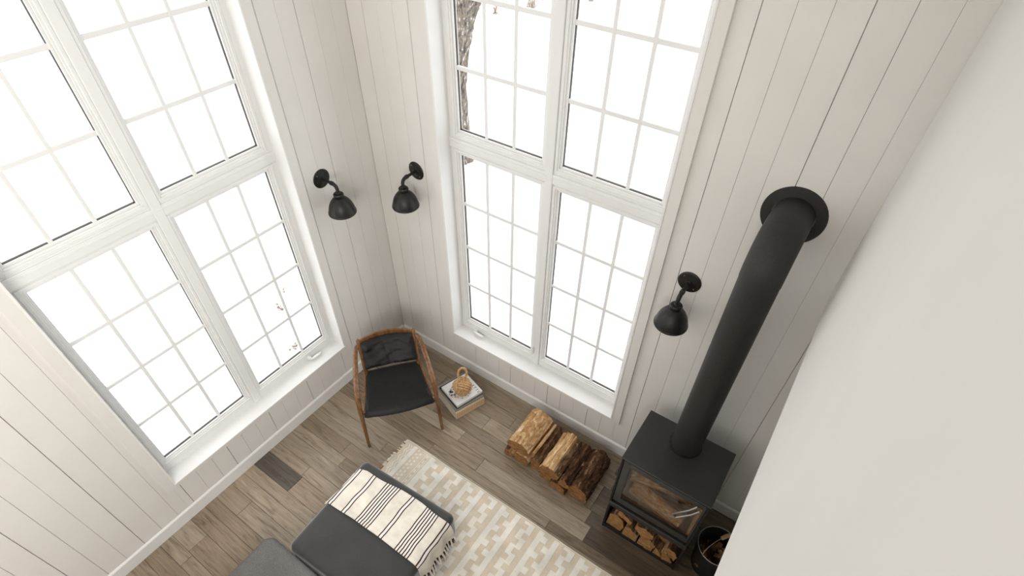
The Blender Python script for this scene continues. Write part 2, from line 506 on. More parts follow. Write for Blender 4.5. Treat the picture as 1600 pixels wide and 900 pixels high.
for i in range(len(rows) - 1):
    y1, y0 = rows[i], rows[i + 1]
    if i in known: js = list(known[i])
    else:
        x = rp.uniform(0.2, 1.3); js = []
        while x < 5.2:
            js.append(x); x += rp.uniform(1.0, 1.4)
    js = [-.02] + js
    x = js[-1]
    while x < 5.3:
        x += rp.uniform(1.05, 1.35); js.append(min(x, 5.32))
    for a, b in zip(js[:-1], js[1:]):
        if b - a < .02: continue
        tn = rp.choice(tones)
        f = rp.uniform(1.06, 1.30)
        tn = tuple(.62 * c_ + .38 * m_ for c_, m_ in zip(tn, (.285, .235, .185)))
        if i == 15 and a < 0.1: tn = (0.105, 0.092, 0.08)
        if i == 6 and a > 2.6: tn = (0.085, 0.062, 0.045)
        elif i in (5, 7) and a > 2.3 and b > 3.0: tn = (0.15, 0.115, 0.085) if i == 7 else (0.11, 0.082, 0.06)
        elif i < 5 and b > 3.1 and a > 2.0: tn = (0.125, 0.098, 0.075)  # shade beside the stove put into the tone of these planks
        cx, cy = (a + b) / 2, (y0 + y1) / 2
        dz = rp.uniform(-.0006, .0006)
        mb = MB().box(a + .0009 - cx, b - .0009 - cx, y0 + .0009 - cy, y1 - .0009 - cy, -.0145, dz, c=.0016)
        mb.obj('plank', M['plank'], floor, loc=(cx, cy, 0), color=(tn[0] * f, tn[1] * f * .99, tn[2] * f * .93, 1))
        NPL += 1
tag(MB().box(-.02, 5.32, -6.6, -3.9, -.0145, -.001).obj('plank_strip', M['plank'], floor, color=(.28, .23, .18, 1)))

# ------------------------------------------------------------------ windows
def make_window(name, T, z_off, u0, u1, glassu, horiz):
    """T maps (u along wall, d depth outwards from the wall face, z) to world"""
    root = empty(name, T((u0 + u1) / 2, 0, WZ0), kind='structure')
    inv = Vector(root.location)
    z0, z1 = WZ0 + z_off, WZ1
    def bx(pname, a0, a1, d0, d1, zz0, zz1, m, parent, c=.002, off=None):
        P, Q = T(a0, d0, zz0), T(a1, d1, zz1)
        o = off if off is not None else inv
        mb = MB().box(min(P[0], Q[0]) - o[0], max(P[0], Q[0]) - o[0], min(P[1], Q[1]) - o[1], max(P[1], Q[1]) - o[1],
                      min(P[2], Q[2]) - o[2], max(P[2], Q[2]) - o[2], c=c)
        return mb.obj(pname, m, parent)
    # flat picture-frame casing
    cw, ct = .072, .020
    bx('casing_board', u0 - cw, u0, -ct, 0, z0 - .05, z1 + cw, M['wall'], root)
    bx('casing_board', u1, u1 + cw, -ct, 0, z0 - .05, z1 + cw, M['wall'], root)
    bx('casing_board', u0, u1, -ct, 0, z1, z1 + cw, M['wall'], root)
    bx('casing_board', u0, u1, -ct, 0, z0 - .05, z0 - .013, M['wall'], root)
    # liner boards of the reveal
    bx('jamb', u0 - .003, u0 + .010, -ct - .004, .20, z0, z1, M['trim'], root)
    bx('jamb', u1 - .010, u1 + .003, -ct - .004, .20, z0, z1, M['trim'], root)
    bx('head', u0, u1, -ct - .004, .20, z1 - .012, z1, M['trim'], root)
    bx('sill', u0 - .003, u1 + .003, -ct - .010, .20, z0 - .013, z0 + .002, M['trim'], root)
    (ga0, ga1), (gb0, gb1) = glassu
    um = (ga1 + gb0) / 2
    F = .112
    zmid = 2.385
    bx('mullion', um - .030, um + .030, F - .012, .20, z0, z1, M['vinyl'], root, c=.004)
    bx('transom', u0, u1, F - .008, .20, zmid - .040, zmid + .034, M['vinyl'], root, c=.004)
    bx('transom_bead', u0 + .01, u1 - .01, F - .014, F - .004, zmid + .008, zmid + .014, M['vinyl'], root, c=.002)
    zr = {'low': (.575 + z_off, 2.288), 'up': (2.478, 4.20)}
    for (g0, g1, o0, o1) in ((ga0, ga1, u0, um), (gb0, gb1, um, u1)):
        for key in ('low', 'up'):
            gz0, gz1 = zr[key]
            oz0, oz1 = (z0, zmid - .03) if key == 'low' else (zmid + .03, z1)
            # outer frame of this light, then the stepped sash
            mb = MB()
            def ringbox(a0, a1, b0, b1, w, d0, d1, m=0, c=.0025, w_b=None):
                wb = w_b or w
                for (p, q, r, s2) in ((a0, a0 + w, b0, b1), (a1 - w, a1, b0, b1), (a0 + w, a1 - w, b0, b0 + wb), (a0 + w, a1 - w, b1 - w, b1)):
                    P, Q = T(p, d0, r), T(q, d1, s2)
                    mb.box(*[v for k2 in range(3) for v in (min(P[k2], Q[k2]) - inv[k2], max(P[k2], Q[k2]) - inv[k2])], c=c, m=m)
            ringbox(g0 - .046, g1 + .046, gz0 - .046, gz1 + .046, .020, F - .002, .19)
            ringbox(g0 - .028, g1 + .028, gz0 - .028, gz1 + .028, .014, F + .008, .18)
            ringbox(g0 - .015, g1 + .015, gz0 - .015, gz1 + .015, .015, F + .018, .17)
            ringbox(g0 - .002, g1 + .002, gz0 - .002, gz1 + .002, .0050, F + .030, .160, m=1, c=.001)
            # filler frame between sash and opening
            P0, P1 = max(o0, g0 - .12), min(o1, g1 + .12)
            for (p, q, r, s2) in ((o0, g0 - .044, gz0 - .044, gz1 + .044), (g1 + .044, o1, gz0 - .044, gz1 + .044), (o0, o1, oz0, gz0 - .044), (o0, o1, gz1 + .044, oz1)):
                if q - p < .003 or s2 - r < .003: continue
                P, Q = T(p, F + .004, r), T(q, .19, s2)
                mb.box(*[v for k2 in range(3) for v in (min(P[k2], Q[k2]) - inv[k2], max(P[k2], Q[k2]) - inv[k2])], c=.002)
            sash = mb.obj('sash', [M['vinyl'], M['gasket']], root)
            # twelve panes and their muntins
            du, dzz = (g1 - g0) / 3, (gz1 - gz0) / 4
            D = .146
            for a in range(3):
                for b in range(4):
                    bx('pane', g0 + a * du + .003, g0 + (a + 1) * du - .003, D, D + .004, gz0 + b * dzz + .003, gz0 + (b + 1) * dzz - .003, M['glass'], sash, c=0)
            for a in (1, 2):
                bx('muntin', g0 + a * du - .012, g0 + a * du + .012, D - .008, D + .012, gz0 - .004, gz1 + .004, M['vinyl'], sash, c=.003)
            for b in (1, 2, 3):
                bx('muntin', g0 - .004, g1 + .004, D - .007, D + .011, gz0 + b * dzz - .014, gz0 + b * dzz + .014, M['vinyl'], sash, c=.003)
    return root, inv

T1 = lambda u, d, z: (u, YW + d, z)
T2 = lambda u, d, z: (XW - d, u, z)
win1, inv1 = make_window('window_1', T1, 0.0, WX0, WX1, ((.797, 1.492), (1.647, 2.345)), True)
win2, inv2 = make_window('window_2', T2, 0.018, LY0, LY1, ((-2.38, -1.682), (-1.530, -0.838)), False)

def crank(win, inv, T, u, z, sgn):
    mb = MB()
    def P(a, d, zz): 
        p = T(a, d, zz); return Vector((p[0] - inv[0], p[1] - inv[1], p[2] - inv[2]))
    pts = [P(u - sgn * .055, .085, z), P(u - sgn * .03, .075, z + .002), P(u + sgn * .02, .070, z + .002), P(u + sgn * .05, .072, z), P(u + sgn * .06, .078, z - .001)]
    mb.tube(pts, [.008, .014, .016, .014, .006], seg=10, sq=.7)
    mb.tube([P(u - sgn * .05, .115, z + .004), P(u - sgn * .045, .08, z + .004)], [.020, .014], seg=10)
    h = mb.obj('crank_handle', M['vinyl'], win, sm=50)
crank(win1, inv1, T1, 0.94, WZ0 + .028, 1)
crank(win2, inv2, T2, -1.00, WZ0 + .046, 1)
# sash lock on the mullion
mb = MB()
mb.box(-.012, .012, -.016, 0, -.045, .045, c=.005)
mb.obj('sash_lock', M['vinyl'], win1, loc=(1.535 - inv1[0], YW + .10 - inv1[1], .64 - inv1[2]))

# ------------------------------------------------------------------ outdoors
mb = MB()
n = 60
X0, X1, Y0, Y1 = -45, 35, -30, 50
for j in range(n + 1):
    for i in range(n + 1):
        fx, fy = i / n * 2 - 1, j / n * 2 - 1
        x = -2 + 45 * math.copysign(abs(fx) ** 1.8, fx); y = 3 + 45 * math.copysign(abs(fy) ** 1.8, fy)
        z = -.50 + .10 * noise.noise(Vector((x * .35, y * .35, 0))) + .03 * noise.noise(Vector((x * 1.3, y * 1.3, 3)))
        mb.v.append(Vector((x, y, z)))
for j in range(n):
    for i in range(n):
        a = j * (n + 1) + i
        mb.face((a, a + 1, a + n + 2, a + n + 1))
tag(mb.obj('snow_ground', M['snow'], sm=80), kind='structure')

# leaning tree trunk outside the back window
tree = empty('tree', (-2.45, 3.95, -.55), label='grey-brown leaning tree trunk with rough bark outside the upper left panes', cat='tree')
mb = MB()
seg, nr = 56, 110
pth = [((-.02, 0, -.1), .30), ((0, 0, .25), .235), ((-.02, 0, .8), .20), ((-.03, 0, 1.3), .20), ((.04, -.02, 1.8), .21), ((.18, -.03, 2.3), .245), ((.37, -.05, 2.8), .27), ((.50, -.05, 3.2), .24), ((.75, -.1, 4.0), .19), ((.95, -.1, 5.2), .14)]
ring_list = []
for r in range(nr + 1):
    tt = r / nr * (len(pth) - 1); i0 = min(int(tt), len(pth) - 2); fq = tt - i0
    c = Vector(pth[i0][0]).lerp(Vector(pth[i0 + 1][0]), fq); rad = pth[i0][1] * (1 - fq) + pth[i0 + 1][1] * fq
    ring = []
    for k in range(seg):
        th = 2 * math.pi * k / seg
        d = Vector((math.cos(th), math.sin(th), 0))
        q = c + d * rad
        rr = 1 + .13 * noise.noise(Vector((q.x * 8, q.y * 8, q.z * 1.6))) + .07 * noise.noise(Vector((q.x * 26, q.y * 26, q.z * 3.5))) + .04 * noise.noise(Vector((q.x * 60, q.y * 60, q.z * 9)))
        ring.append(c + d * rad * rr)
    ring_list.append(ring)
mb.rings(ring_list)
mb.obj('trunk', M['tree_bark'], tree, sm=60)
def branch(pts, r0, r1):
    mb = MB()
    npt = len(pts)
    mb.tube(pts, [r0 + (r1 - r0) * i / (npt - 1) for i in range(npt)], seg=8)
    return mb.obj('branch', M['tree_bark'], tree, sm=60)
branch([(.30, 0, 2.75), (.05, .15, 3.2), (-.35, .3, 3.8), (-.6, .4, 4.6)], .15, .06)
branch([(.45, -.1, 3.1), (.85, .1, 3.6), (1.3, .3, 4.3)], .09, .04)

def weed(x, y, s, nst, label, seed, grp=None):
    rw = random.Random(seed)
    z = -.50 + .10 * noise.noise(Vector((x * .35, y * .35, 0))) + .03 * noise.noise(Vector((x * 1.3, y * 1.3, 3)))
    mb = MB()
    for i in range(nst):
        a = rw.uniform(0, 6.28); l = rw.uniform(.5, 1) * s; lean = rw.uniform(.2, 1.1)
        p0 = Vector((rw.uniform(-.15, .15) * s, rw.uniform(-.15, .15) * s, -.03))
        p1 = p0 + Vector((math.cos(a) * lean * l * .4, math.sin(a) * lean * l * .4, l * .6))
        p2 = p0 + Vector((math.cos(a) * lean * l, math.sin(a) * lean * l, l * .75))
        mb.tube([p0, p1, p2], [.008 * s + .003, .006 * s + .002, .002], seg=4)
        if i % 2 == 0:
            q = p1.lerp(p2, .6); w = .05 * s + .01
            nn = len(mb.v)
            e = Vector((-math.sin(a), math.cos(a), 0)) * w
            f2 = (p2 - p1).normalized() * w * 1.6
            mb.v += [q - f2, q + e + Vector((0, 0, .006)), q + f2, q - e + Vector((0, 0, .006)), q + Vector((0, 0, -.01))]
            for t3 in ((0, 1, 4), (1, 2, 4), (2, 3, 4), (3, 0, 4)): mb.face([nn + q2 for q2 in t3])
            mb.face([nn, nn + 3, nn + 2, nn + 1])
    return tag(mb.obj('dry_weed', M['weed'], loc=(x, y, z)), label, 'weed', grp)
weed(-1.33, -.60, .10, 16, 'brown dry weed in the snow by the lowest pane of the left window', 1)
weed(-1.95, -.26, .14, 14, 'dry weed tuft farther out in the snow through the left window', 2)
weed(-2.2, -.05, .10, 8, 'small dry weed behind the other tufts outside the left window', 3)
weed(-6.10, 11.75, .62, 34, 'dry brown weed clump at the top edge of the left upper panes', 4)
weed(-6.60, 10.75, .50, 26, 'pale dry weed clump just right of the tree trunk', 5)
weed(-4.97, 13.3, .50, 26, 'dry weed clump at the top of the right upper panes, left of its muntin', 6)
weed(-4.30, 14.2, .50, 22, 'dry weed clump at the top of the right upper panes, right of its muntin', 7)

# ------------------------------------------------------------------ sconces
def make_sconce():
    root = empty('wall_sconce')
    # local: wall plane at y = 0, room towards -y, z = 0 at the plate centre
    mb = MB().lathe([(0, -.010), (.020, -.012), (.024, -.010), (.060, -.009), (.070, -.007), (.074, -.003), (.074, 0)], axis='Y', seg=36)
    pl = mb.obj('wall_plate', M['black_metal'], root, sm=40)
    for dx, dz in ((-.038, .038), (.038, -.038)):
        MB().lathe([(0, -.0125), (.004, -.0120), (.0055, -.010), (.0055, -.006)], c=(dx, 0, dz), axis='Y', seg=10).obj('screw', M['screw'], pl, sm=40)
    arm = MB().tube([(0, -.005, 0), (0, -.04, 0), (0, -.115, 0)], .0115, seg=14)
    arm.lathe([(.0115, -.125), (.0165, -.122), (.0165, -.100), (.0115, -.097)], axis='Y', seg=16)
    arm.lathe([(.0115, -.020), (.019, -.018), (.021, -.006), (.021, -.002)], axis='Y', seg=16)
    arm.tube([(0, -.115, 0), (0, -.138, -.003), (0, -.153, -.014), (0, -.160, -.032), (0, -.160, -.060)], [.0135, .014, .014, .0135, .0125], seg=14)
    arm.obj('arm', M['black_metal'], root, sm=40)
    MB().lathe([(.012, -.052), (.019, -.054), (.021, -.060), (.021, -.066), (.034, -.068), (.0385, -.074), (.0385, -.084), (.035, -.088), (.033, -.100), (.030, -.104)], c=(0, -.160, 0), seg=28).obj('socket_cup', M['black_metal'], root, sm=40)
    prof = [(.028, -.098), (.039, -.104), (.058, -.119), (.075, -.140), (.088, -.164), (.0965, -.189), (.1010, -.210), (.1025, -.219), (.1055, -.2215), (.1065, -.226), (.1060, -.233)]
    prof_in = [(r - .0025, z) for r, z in prof[::-1]]
    sh = MB().lathe(prof, c=(0, -.160, 0), seg=44)
    n0 = len(sh.f)
    sh.lathe([prof[-1]] + prof_in, c=(0, -.160, 0), seg=44, m=1)
    sh.obj('shade', [M['black_metal'], M['shade_in']], root, sm=40, fix=False)
    MB().lathe([(.012, -.095), (.013, -.12), (.022, -.14), (.029, -.165), (.026, -.185), (.014, -.197), (0.001, -.20)], c=(0, -.160, 0), seg=20).obj('bulb', M['bulb'], root, sm=60)
    return root
sc0 = make_sconce()
places = [((0.452, YW, 2.100), 0, 'black dome wall sconce on the back wall between the corner and the tall window'),
          ((XW, -0.513, 2.122), math.pi / 2, 'black dome wall sconce on the left wall beside the left window'),
          ((2.672, YW, 2.105), 0, 'black dome wall sconce right of the tall window, near the flue pipe')]
for i, (loc, rz, lab) in enumerate(places):
    o = sc0 if i == 0 else copy_tree(sc0)
    o.location = loc; o.rotation_euler = (0, 0, rz)
    tag(o, lab, 'wall lamp', 'black dome wall sconces')

# ------------------------------------------------------------------ armchair
ch = empty('armchair', (0.897, -0.961, 0), math.atan2(.779, .627), label='mid-century armchair with walnut frame and black leather seat in the corner', cat='chair')
for s in (-1, 1):
    mb = MB().tube([(s * .332, 0, 0), (s * .329, .04, .25), (s * .326, .085, .47), (s * .324, .100, .535), (s * .322, .118, .570)], [.0140, .0195, .0245, .0255, .0235], seg=14, sq=.85)
    mb.obj('front_leg', M['walnut'], ch, sm=45)
    mb = MB().tube([(s * .322, .112, .562), (s * .320, .14, .584), (s * .317, .20, .600), (s * .308, .34, .628), (s * .293, .50, .652), (s * .280, .575, .664), (s * .265, .605, .670), (s * .246, .612, .672)], [.0225, .0240, .0240, .0230, .0210, .0195, .0185, .0165], seg=14, sq=.85)
    mb.obj('armrest', M['walnut'], ch, sm=45)
    mb = MB().tube([(s * .245, .560, 0), (s * .240, .525, .22), (s * .238, .500, .40), (s * .240, .545, .54), (s * .245, .615, .690), (s * .247, .630, .722), (s * .247, .633, .730)], [.012, .016, .0195, .018, .0175, .0165, .010], seg=14)
    mb.obj('rear_leg', M['walnut'], ch, sm=45)
    mb = MB().box(-.012, .012, 0, .44, -.028, .022, c=.006)
    o = mb.obj('side_rail', M['walnut'], ch, loc=(s * .295, .055, .375))
    o.rotation_euler = (0, 0, s * .10)
    mb = MB().tube([(s * .322, .075, .405), (s * .285, .080, .395)], [.017, .022], seg=10)
    mb.obj('bracket', M['walnut'], ch, sm=45)
    MB().lathe([(0, .004), (.006, .003), (.007, 0)], c=(s * .303, .045, .415), axis='Y', seg=10).obj('bolt', M['screw'], ch, sm=40)
MB().box(-.29, .29, .055, .085, .335, .385, c=.006).obj('front_rail', M['walnut'], ch)
MB().box(-.235, .235, .500, .528, .345, .39, c=.006).obj('rear_rail', M['walnut'], ch)
# curved top rail
mb = MB()
rr = []
N = 22
for i in range(N + 1):
    u = i / N * 2 - 1
    x = u * .246
    b = .618 + .062 * (1 - abs(u) ** 2.2)
    zc = .692 + .006 * (1 - u * u)
    hh = .034 - .008 * abs(u) ** 3
    rr.append([(x, b - .010, zc - hh), (x, b + .008, zc - hh), (x, b + .014, zc), (x, b + .011, zc + hh - .004), (x, b + .002, zc + hh), (x, b - .007, zc + hh - .004)])
mb.rings(rr)
mb.obj('back_rail', M['walnut'], ch, sm=35)
# leather back sling
mb = MB()
NU, NV = 30, 18
def backpt(u, v, side):
    x = (u * 2 - 1) * (.232 - .004 * v)
    b = .470 + (.606 - .470) * v + .045 * (1 - (2 * u - 1) ** 2) * (0.35 + .65 * v)
    z = .492 + (.700 - .492) * v
    # creases fanning from the left end and middle
    w = .016 * noise.noise(Vector((u * 3.0 + v * 2.2, v * 5 - u * 3.5, 1.7))) + .016 * abs(noise.noise(Vector((u * 2.2 - v * 1.4, v * 4.5 + u * 4.0, 5.1))))
    w += -.014 * math.exp(-((u - .46 + (v - .5) * .12) / .04) ** 2) * min(1, 3 * (1 - v))
    edge = min(u, 1 - u, v * .7, (1 - v) * .7) * 12
    th = .014 * min(1, edge + .12)
    if side == 0:
        return Vector((x, b - th - w * min(1, edge), z - w * .4))
    return Vector((x, b + th * .7, z))
for side in (0, 1):
    base = len(mb.v)
    for j in range(NV + 1):
        for i in range(NU + 1): mb.v.append(backpt(i / NU, j / NV, side))
    for j in range(NV):
        for i in range(NU):
            a = base + j * (NU + 1) + i
            mb.face((a, a + 1, a + NU + 2, a + NU + 1))
off = (NU + 1) * (NV + 1)
edge = [i for i in range(NU)] + [NU + j * (NU + 1) for j in range(NV)] + [NV * (NU + 1) + NU - i for i in range(NU)] + [(NV - j) * (NU + 1) for j in range(NV)]
for a, b in zip(edge, edge[1:] + edge[:1]): mb.face((a, b, b + off, a + off))
mb.obj('backrest', M['leather'], ch, sm=60)
# padded seat
mb = MB()
NU, NV = 28, 26
def seatpt(u, v, side):
    v2 = v
    wd = .304 * (1 - v2) + .238 * v2
    uu = u * 2 - 1
    x = uu * wd
    b = .028 - .032 * (1 - uu * uu) * (1 - v) + (.520 + .010 * (1 - uu * uu)) * v
    e = min(1 - abs(uu), v * 1.15, (1 - v) * 1.15)
    rnd = math.sqrt(max(0, 1 - (1 - min(1, e / .11)) ** 2))
    z0 = .435 - .030 * v - .012 * math.exp(-((v - .55) / .35) ** 2) * (1 - uu * uu)
    if side == 0:
        return Vector((x, b, z0 - .040 + .050 * rnd + .002 * noise.noise(Vector((u * 6, v * 5, 2)))))
    return Vector((x * .97, b + .01 * (1 - v), z0 - .046 - .012 * rnd))
for side in (0, 1):
    base = len(mb.v)
    for j in range(NV + 1):
        for i in range(NU + 1): mb.v.append(seatpt(i / NU, j / NV, side))
    for j in range(NV):
        for i in range(NU):
            a = base + j * (NU + 1) + i
            mb.face((a, a + 1, a + NU + 2, a + NU + 1))
off = (NU + 1) * (NV + 1)
edge = [i for i in range(NU)] + [NU + j * (NU + 1) for j in range(NV)] + [NV * (NU + 1) + NU - i for i in range(NU)] + [(NV - j) * (NU + 1) for j in range(NV)]
for a, b in zip(edge, edge[1:] + edge[:1]): mb.face((a, b, b + off, a + off))
mb.obj('seat', M['leather'], ch, sm=60)

# ------------------------------------------------------------------ books and rope knot
BR = math.radians(-19.0)
def book(name, x, y, z, rz, w, d, h, cover, pages, label, spine=None, t=.003):
    root = empty(name, (x, y, z), rz, label, 'book', 'books stacked beside the armchair')
    # spine on +x side, covers top and bottom
    mb = MB()
    mb.box(-w / 2, w / 2, -d / 2, d / 2, 0, t, c=.0008)
    mb.box(-w / 2, w / 2, -d / 2, d / 2, h - t, h, c=.0008)
    mb.box(w / 2 - t, w / 2, -d / 2, d / 2, t, h - t)
    mb.obj('cover', cover, root)
    MB().box(-w / 2 + .006, w / 2 - t - .0005, -d / 2 + .005, d / 2 - .005, t, h - t).obj('page_block', pages, root)
    if spine: MB().box(w / 2 + .0002, w / 2 + .0018, -d / 2, d / 2, h * .20, h * .93, c=.0005).obj('spine_cloth', spine, root)
    return root

M['spine_pattern'] = mat('tan_patterned_cloth', (0.56, 0.34, 0.16), 0.75)
nt = NT(M['spine_pattern'])
tc = nt.n('ShaderNodeTexCoord'); mp = nt.n('ShaderNodeMapping'); mp.inputs['Rotation'].default_value = (math.radians(45), 0, 0)
nt.l(tc, 'Object', mp, 0)
ck = nt.n('ShaderNodeTexChecker'); ck.inputs['Scale'].default_value = 75
nt.l(mp, 0, ck, 0)
ck.inputs[1].default_value = (0.58, 0.31, 0.12, 1); ck.inputs[2].default_value = (0.76, 0.60, 0.42, 1)
nt.l(ck, 0, nt.b, 'Base Color')

bx0, by0 = 1.036, -.342
b1 = book('book', bx0, by0, 0.001, BR, .345, .315, .098, M['cover_cream'], M['paper'], 'thick cream book with tan patterned spine, lowest of the stack', M['spine_pattern'], t=.006)
b2 = book('book', bx0 - .004, by0 + .004, .0995, BR - .02, .338, .305, .030, M['cover_grey'], M['paper'], 'grey book second from the bottom of the stack')
b3 = book('book', bx0 + .006, by0 + .006, .130, BR + .02 + math.pi, .300, .292, .0195, M['cover_black'], M['paper'], 'black-edged book directly under the white magazine')
b4 = book('magazine', bx0 + .020, by0 + .004, .150, BR + .035, .270, .286, .028, M['cover_white'], M['paper'], 'white magazine with dark lettering on top of the book stack', t=.002)
# printed cover of the top one: letters along the far edge, a dark sketch near the front corner
def text_mesh(body, size):
    cu = bpy.data.curves.new('lettering', 'FONT')
    cu.body = body; cu.size = size; cu.extrude = .0002; cu.align_x = 'CENTER'
    tmp = bpy.data.objects.new('lettering_source', cu); COL.objects.link(tmp)
    dg = bpy.context.evaluated_depsgraph_get()
    me = bpy.data.meshes.new_from_object(tmp.evaluated_get(dg))
    bpy.data.objects.remove(tmp)
    me.name = 'lettering'
    me.materials.clear()
    return me
lt = link('title_lettering', text_mesh('E T T E', .036), M['ink'], b4, loc=(.078, .094, .0284))
mb = MB()
rs = random.Random(5)
for cxx, cyy, rr0, mi in ((-.028, -.098, .016, 0), (-.002, -.112, .013, 0), (.012, -.088, .011, 0), (-.05, -.085, .012, 1), (.034, -.104, .009, 2), (.05, -.088, .010, 2), (-.075, -.02, .014, 1), (-.085, .01, .012, 1), (-.09, .045, .010, 1), (.085, -.01, .010, 1), (.09, .03, .009, 1), (-.07, -.06, .012, 1), (-.04, -.06, .012, 1), (-.06, .075, .010, 1), (.07, -.05, .011, 1), (.095, -.06, .008, 1), (-.015, -.122, .007, 0), (-.045, -.105, .009, 0), (.02, -.12, .006, 1), (.105, .0, .006, 1), (-.1, -.03, .008, 1)):
    for q in range(3):
        a0 = rs.uniform(0, 6.28)
        nb = len(mb.v); K = 9
        ox, oy = cxx + rs.uniform(-.009, .009), cyy + rs.uniform(-.009, .009)
        for k in range(K):
            th = a0 + 2 * math.pi * k / K; r2 = rr0 * rs.uniform(.35, .9)
            mb.v.append(Vector((ox + r2 * math.cos(th), oy + r2 * math.sin(th), .02825 + .00005 * q)))
        mb.face([nb + k for k in range(K)], mi)
tag(mb.obj('cover_sketch', [M['ink'], M['ink_grey'], M['ink_orange']], b4), kind='stuff')

kn = empty('rope_knot', (1.083, -.357, .1785), math.radians(20), label='round monkey-fist knot of jute rope with loop, on the books', cat='rope knot')
RB, CZ = .083, .083
MB().lathe([(0.001, -.066)] + [(.066 * math.sin(a), -.066 * math.cos(a)) for a in [math.pi * i / 12 for i in range(1, 12)]] + [(.001, .066)], c=(0, 0, CZ), seg=24).obj('core', M['jute'], kn, sm=60)
def rope_strand(mb, pts, r, twist=70, seg=9):
    """rope with a visible lay: radius modulated along a helix"""
    pts = [Vector(p) for p in pts]
    n0 = len(mb.v)
    t = (pts[1] - pts[0]).normalized()
    up = Vector((0, 0, 1)) if abs(t.z) < .9 else Vector((1, 0, 0))
    a = t.cross(up).normalized(); L = 0
    for i, p in enumerate(pts):
        t2 = ((pts[min(i + 1, len(pts) - 1)] - pts[max(i - 1, 0)])).normalized()
        a = (a - t2 * a.dot(t2)).normalized(); b = t2.cross(a)
        if i: L += (p - pts[i - 1]).length
        for k in range(seg):
            th = 2 * math.pi * k / seg
            q = r * (1 + .13 * math.cos(3 * th - L * twist * 4.2))
            mb.v.append(p + (a * math.cos(th) + b * math.sin(th)) * q)
    for i in range(len(pts) - 1):
        for k in range(seg):
            k2 = (k + 1) % seg
            mb.face((n0 + i * seg + k, n0 + i * seg + k2, n0 + (i + 1) * seg + k2, n0 + (i + 1) * seg + k))
    mb.face([n0 + k for k in range(seg)][::-1]); e = n0 + (len(pts) - 1) * seg
    mb.face([e + k for k in range(seg)])
# three crossing wraps of five turns each, each wrap dipping under the next one
ax = [(Vector((1, 0, 0)), Vector((0, 1, 0)), Vector((0, 0, 1))), (Vector((0, 1, 0)), Vector((0, 0, 1)), Vector((1, 0, 0))), (Vector((0, 0, 1)), Vector((1, 0, 0)), Vector((0, 1, 0)))]
rot = Matrix.Rotation(.5, 3, 'X') @ Matrix.Rotation(.65, 3, 'Y')
for A, B, Cc in ax:
    mb = MB()
    for k in range(-2, 2):
        w = (k + .5) * .0205
        pts = []
        for q in range(97):
            th = 2 * math.pi * q / 96
            rr1 = math.sqrt(max(.0001, (RB - .010) ** 2 - w * w * .75))
            rr1 += .0075 * math.cos(2 * th)
            p = (A * math.cos(th) + B * math.sin(th)) * rr1 + Cc * w
            pts.append(rot @ p + Vector((0, 0, CZ)))
        rope_strand(mb, pts, .0108)
    mb.obj('rope_wrap', M['jute'], kn, sm=60)
mb = MB()
lp = []
for q in range(81):
    s = q / 80
    th = math.pi * (1.5 + 2 * s)
    lp.append((.035 * math.sin(2 * math.pi * s) * (1 - .25 * math.cos(2 * math.pi * s)), .012 * math.sin(math.pi * s * 2) + .02 * (1 - math.cos(2 * math.pi * s)), CZ + .066 + .076 * (1 - math.cos(2 * math.pi * s))))
rope_strand(mb, lp, .0108)
mb.obj('rope_loop', M['jute'], kn, sm=60)

# ------------------------------------------------------------------ split logs
def log(name, prof, flags, ya, yb, mats, label, cat, group, x0=0, z0=0, taper=(1, 1), dx=0.0, seed=0, rough=.007, steps=20, dz=0.0):
    """prof: (x, z) outline; flags: material per edge 0 split face, 1 bark. Runs from ya (front) to yb."""
    cx = sum(p[0] for p in prof) / len(prof); zb = min(p[1] for p in prof)
    pts, fl = [], []
    n = len(prof)
    for i in range(n):
        a, b = Vector(prof[i]), Vector(prof[(i + 1) % n])
        k = max(2, int((b - a).length / .010))
        for j in range(k):
            pts.append(a.lerp(b, j / k)); fl.append(flags[i])
    mb = MB()
    m = len(pts)
    cz = sum(p[1] for p in prof) / len(prof)
    for r in range(steps + 1):
        s = r / steps
        y = ya + (yb - ya) * s
        tp = taper[0] + (taper[1] - taper[0]) * s
        for i, p in enumerate(pts):
            d = Vector((p[0] - cx, p[1] - cz))
            amp = rough * (1.6 if fl[i] else 1.0)
            q = Vector((p[0] * 30 + seed, p[1] * 30, y * (9 if fl[i] else 5)))
            nz = amp * noise.noise(q * .6) + amp * .7 * noise.noise(q * 1.6) + amp * .35 * noise.noise(q * 4.1)
            dl = d.length or 1
            dd = d * tp * (1 + nz / dl)
            yy = y + (.010 * noise.noise(Vector((p[0] * 22, p[1] * 22, seed + s * 9))) if r in (0, steps) else 0)
            wob = .006 * noise.noise(Vector((s * 2.2, seed, 0)))
            mb.v.append(Vector((dd.x + dx * s + wob, yy - (ya + yb) / 2, max(0.0, dd.y + cz - zb + dz * s))))
    for r in range(steps):
        for i in range(m):
            i2 = (i + 1) % m
            mb.face((r * m + i, r * m + i2, (r + 1) * m + i2, (r + 1) * m + i), fl[i])
    mb.face(list(range(m))[::-1], 2)
    mb.face([steps * m + i for i in range(m)], 2)
    o = mb.obj(name, mats, loc=(cx + x0, (ya + yb) / 2, zb + z0), sm=38)
    return tag(o, label, cat, group)

def arc(cx, cz, r, a0, a1, n=7, sx=1.0, sz=1.0):
    return [(cx + r * sx * math.cos(math.radians(a0 + (a1 - a0) * i / n)), cz + r * sz * math.sin(math.radians(a0 + (a1 - a0) * i / n))) for i in range(n + 1)]

G = 'split logs piled under the tall window'
W = [M['split'], M['bark'], M['endgrain']]
WP = [M['split'], M['bark_pale'], M['endgrain']]
WD = [M['split_dark'], M['bark_dark'], M['endgrain']]
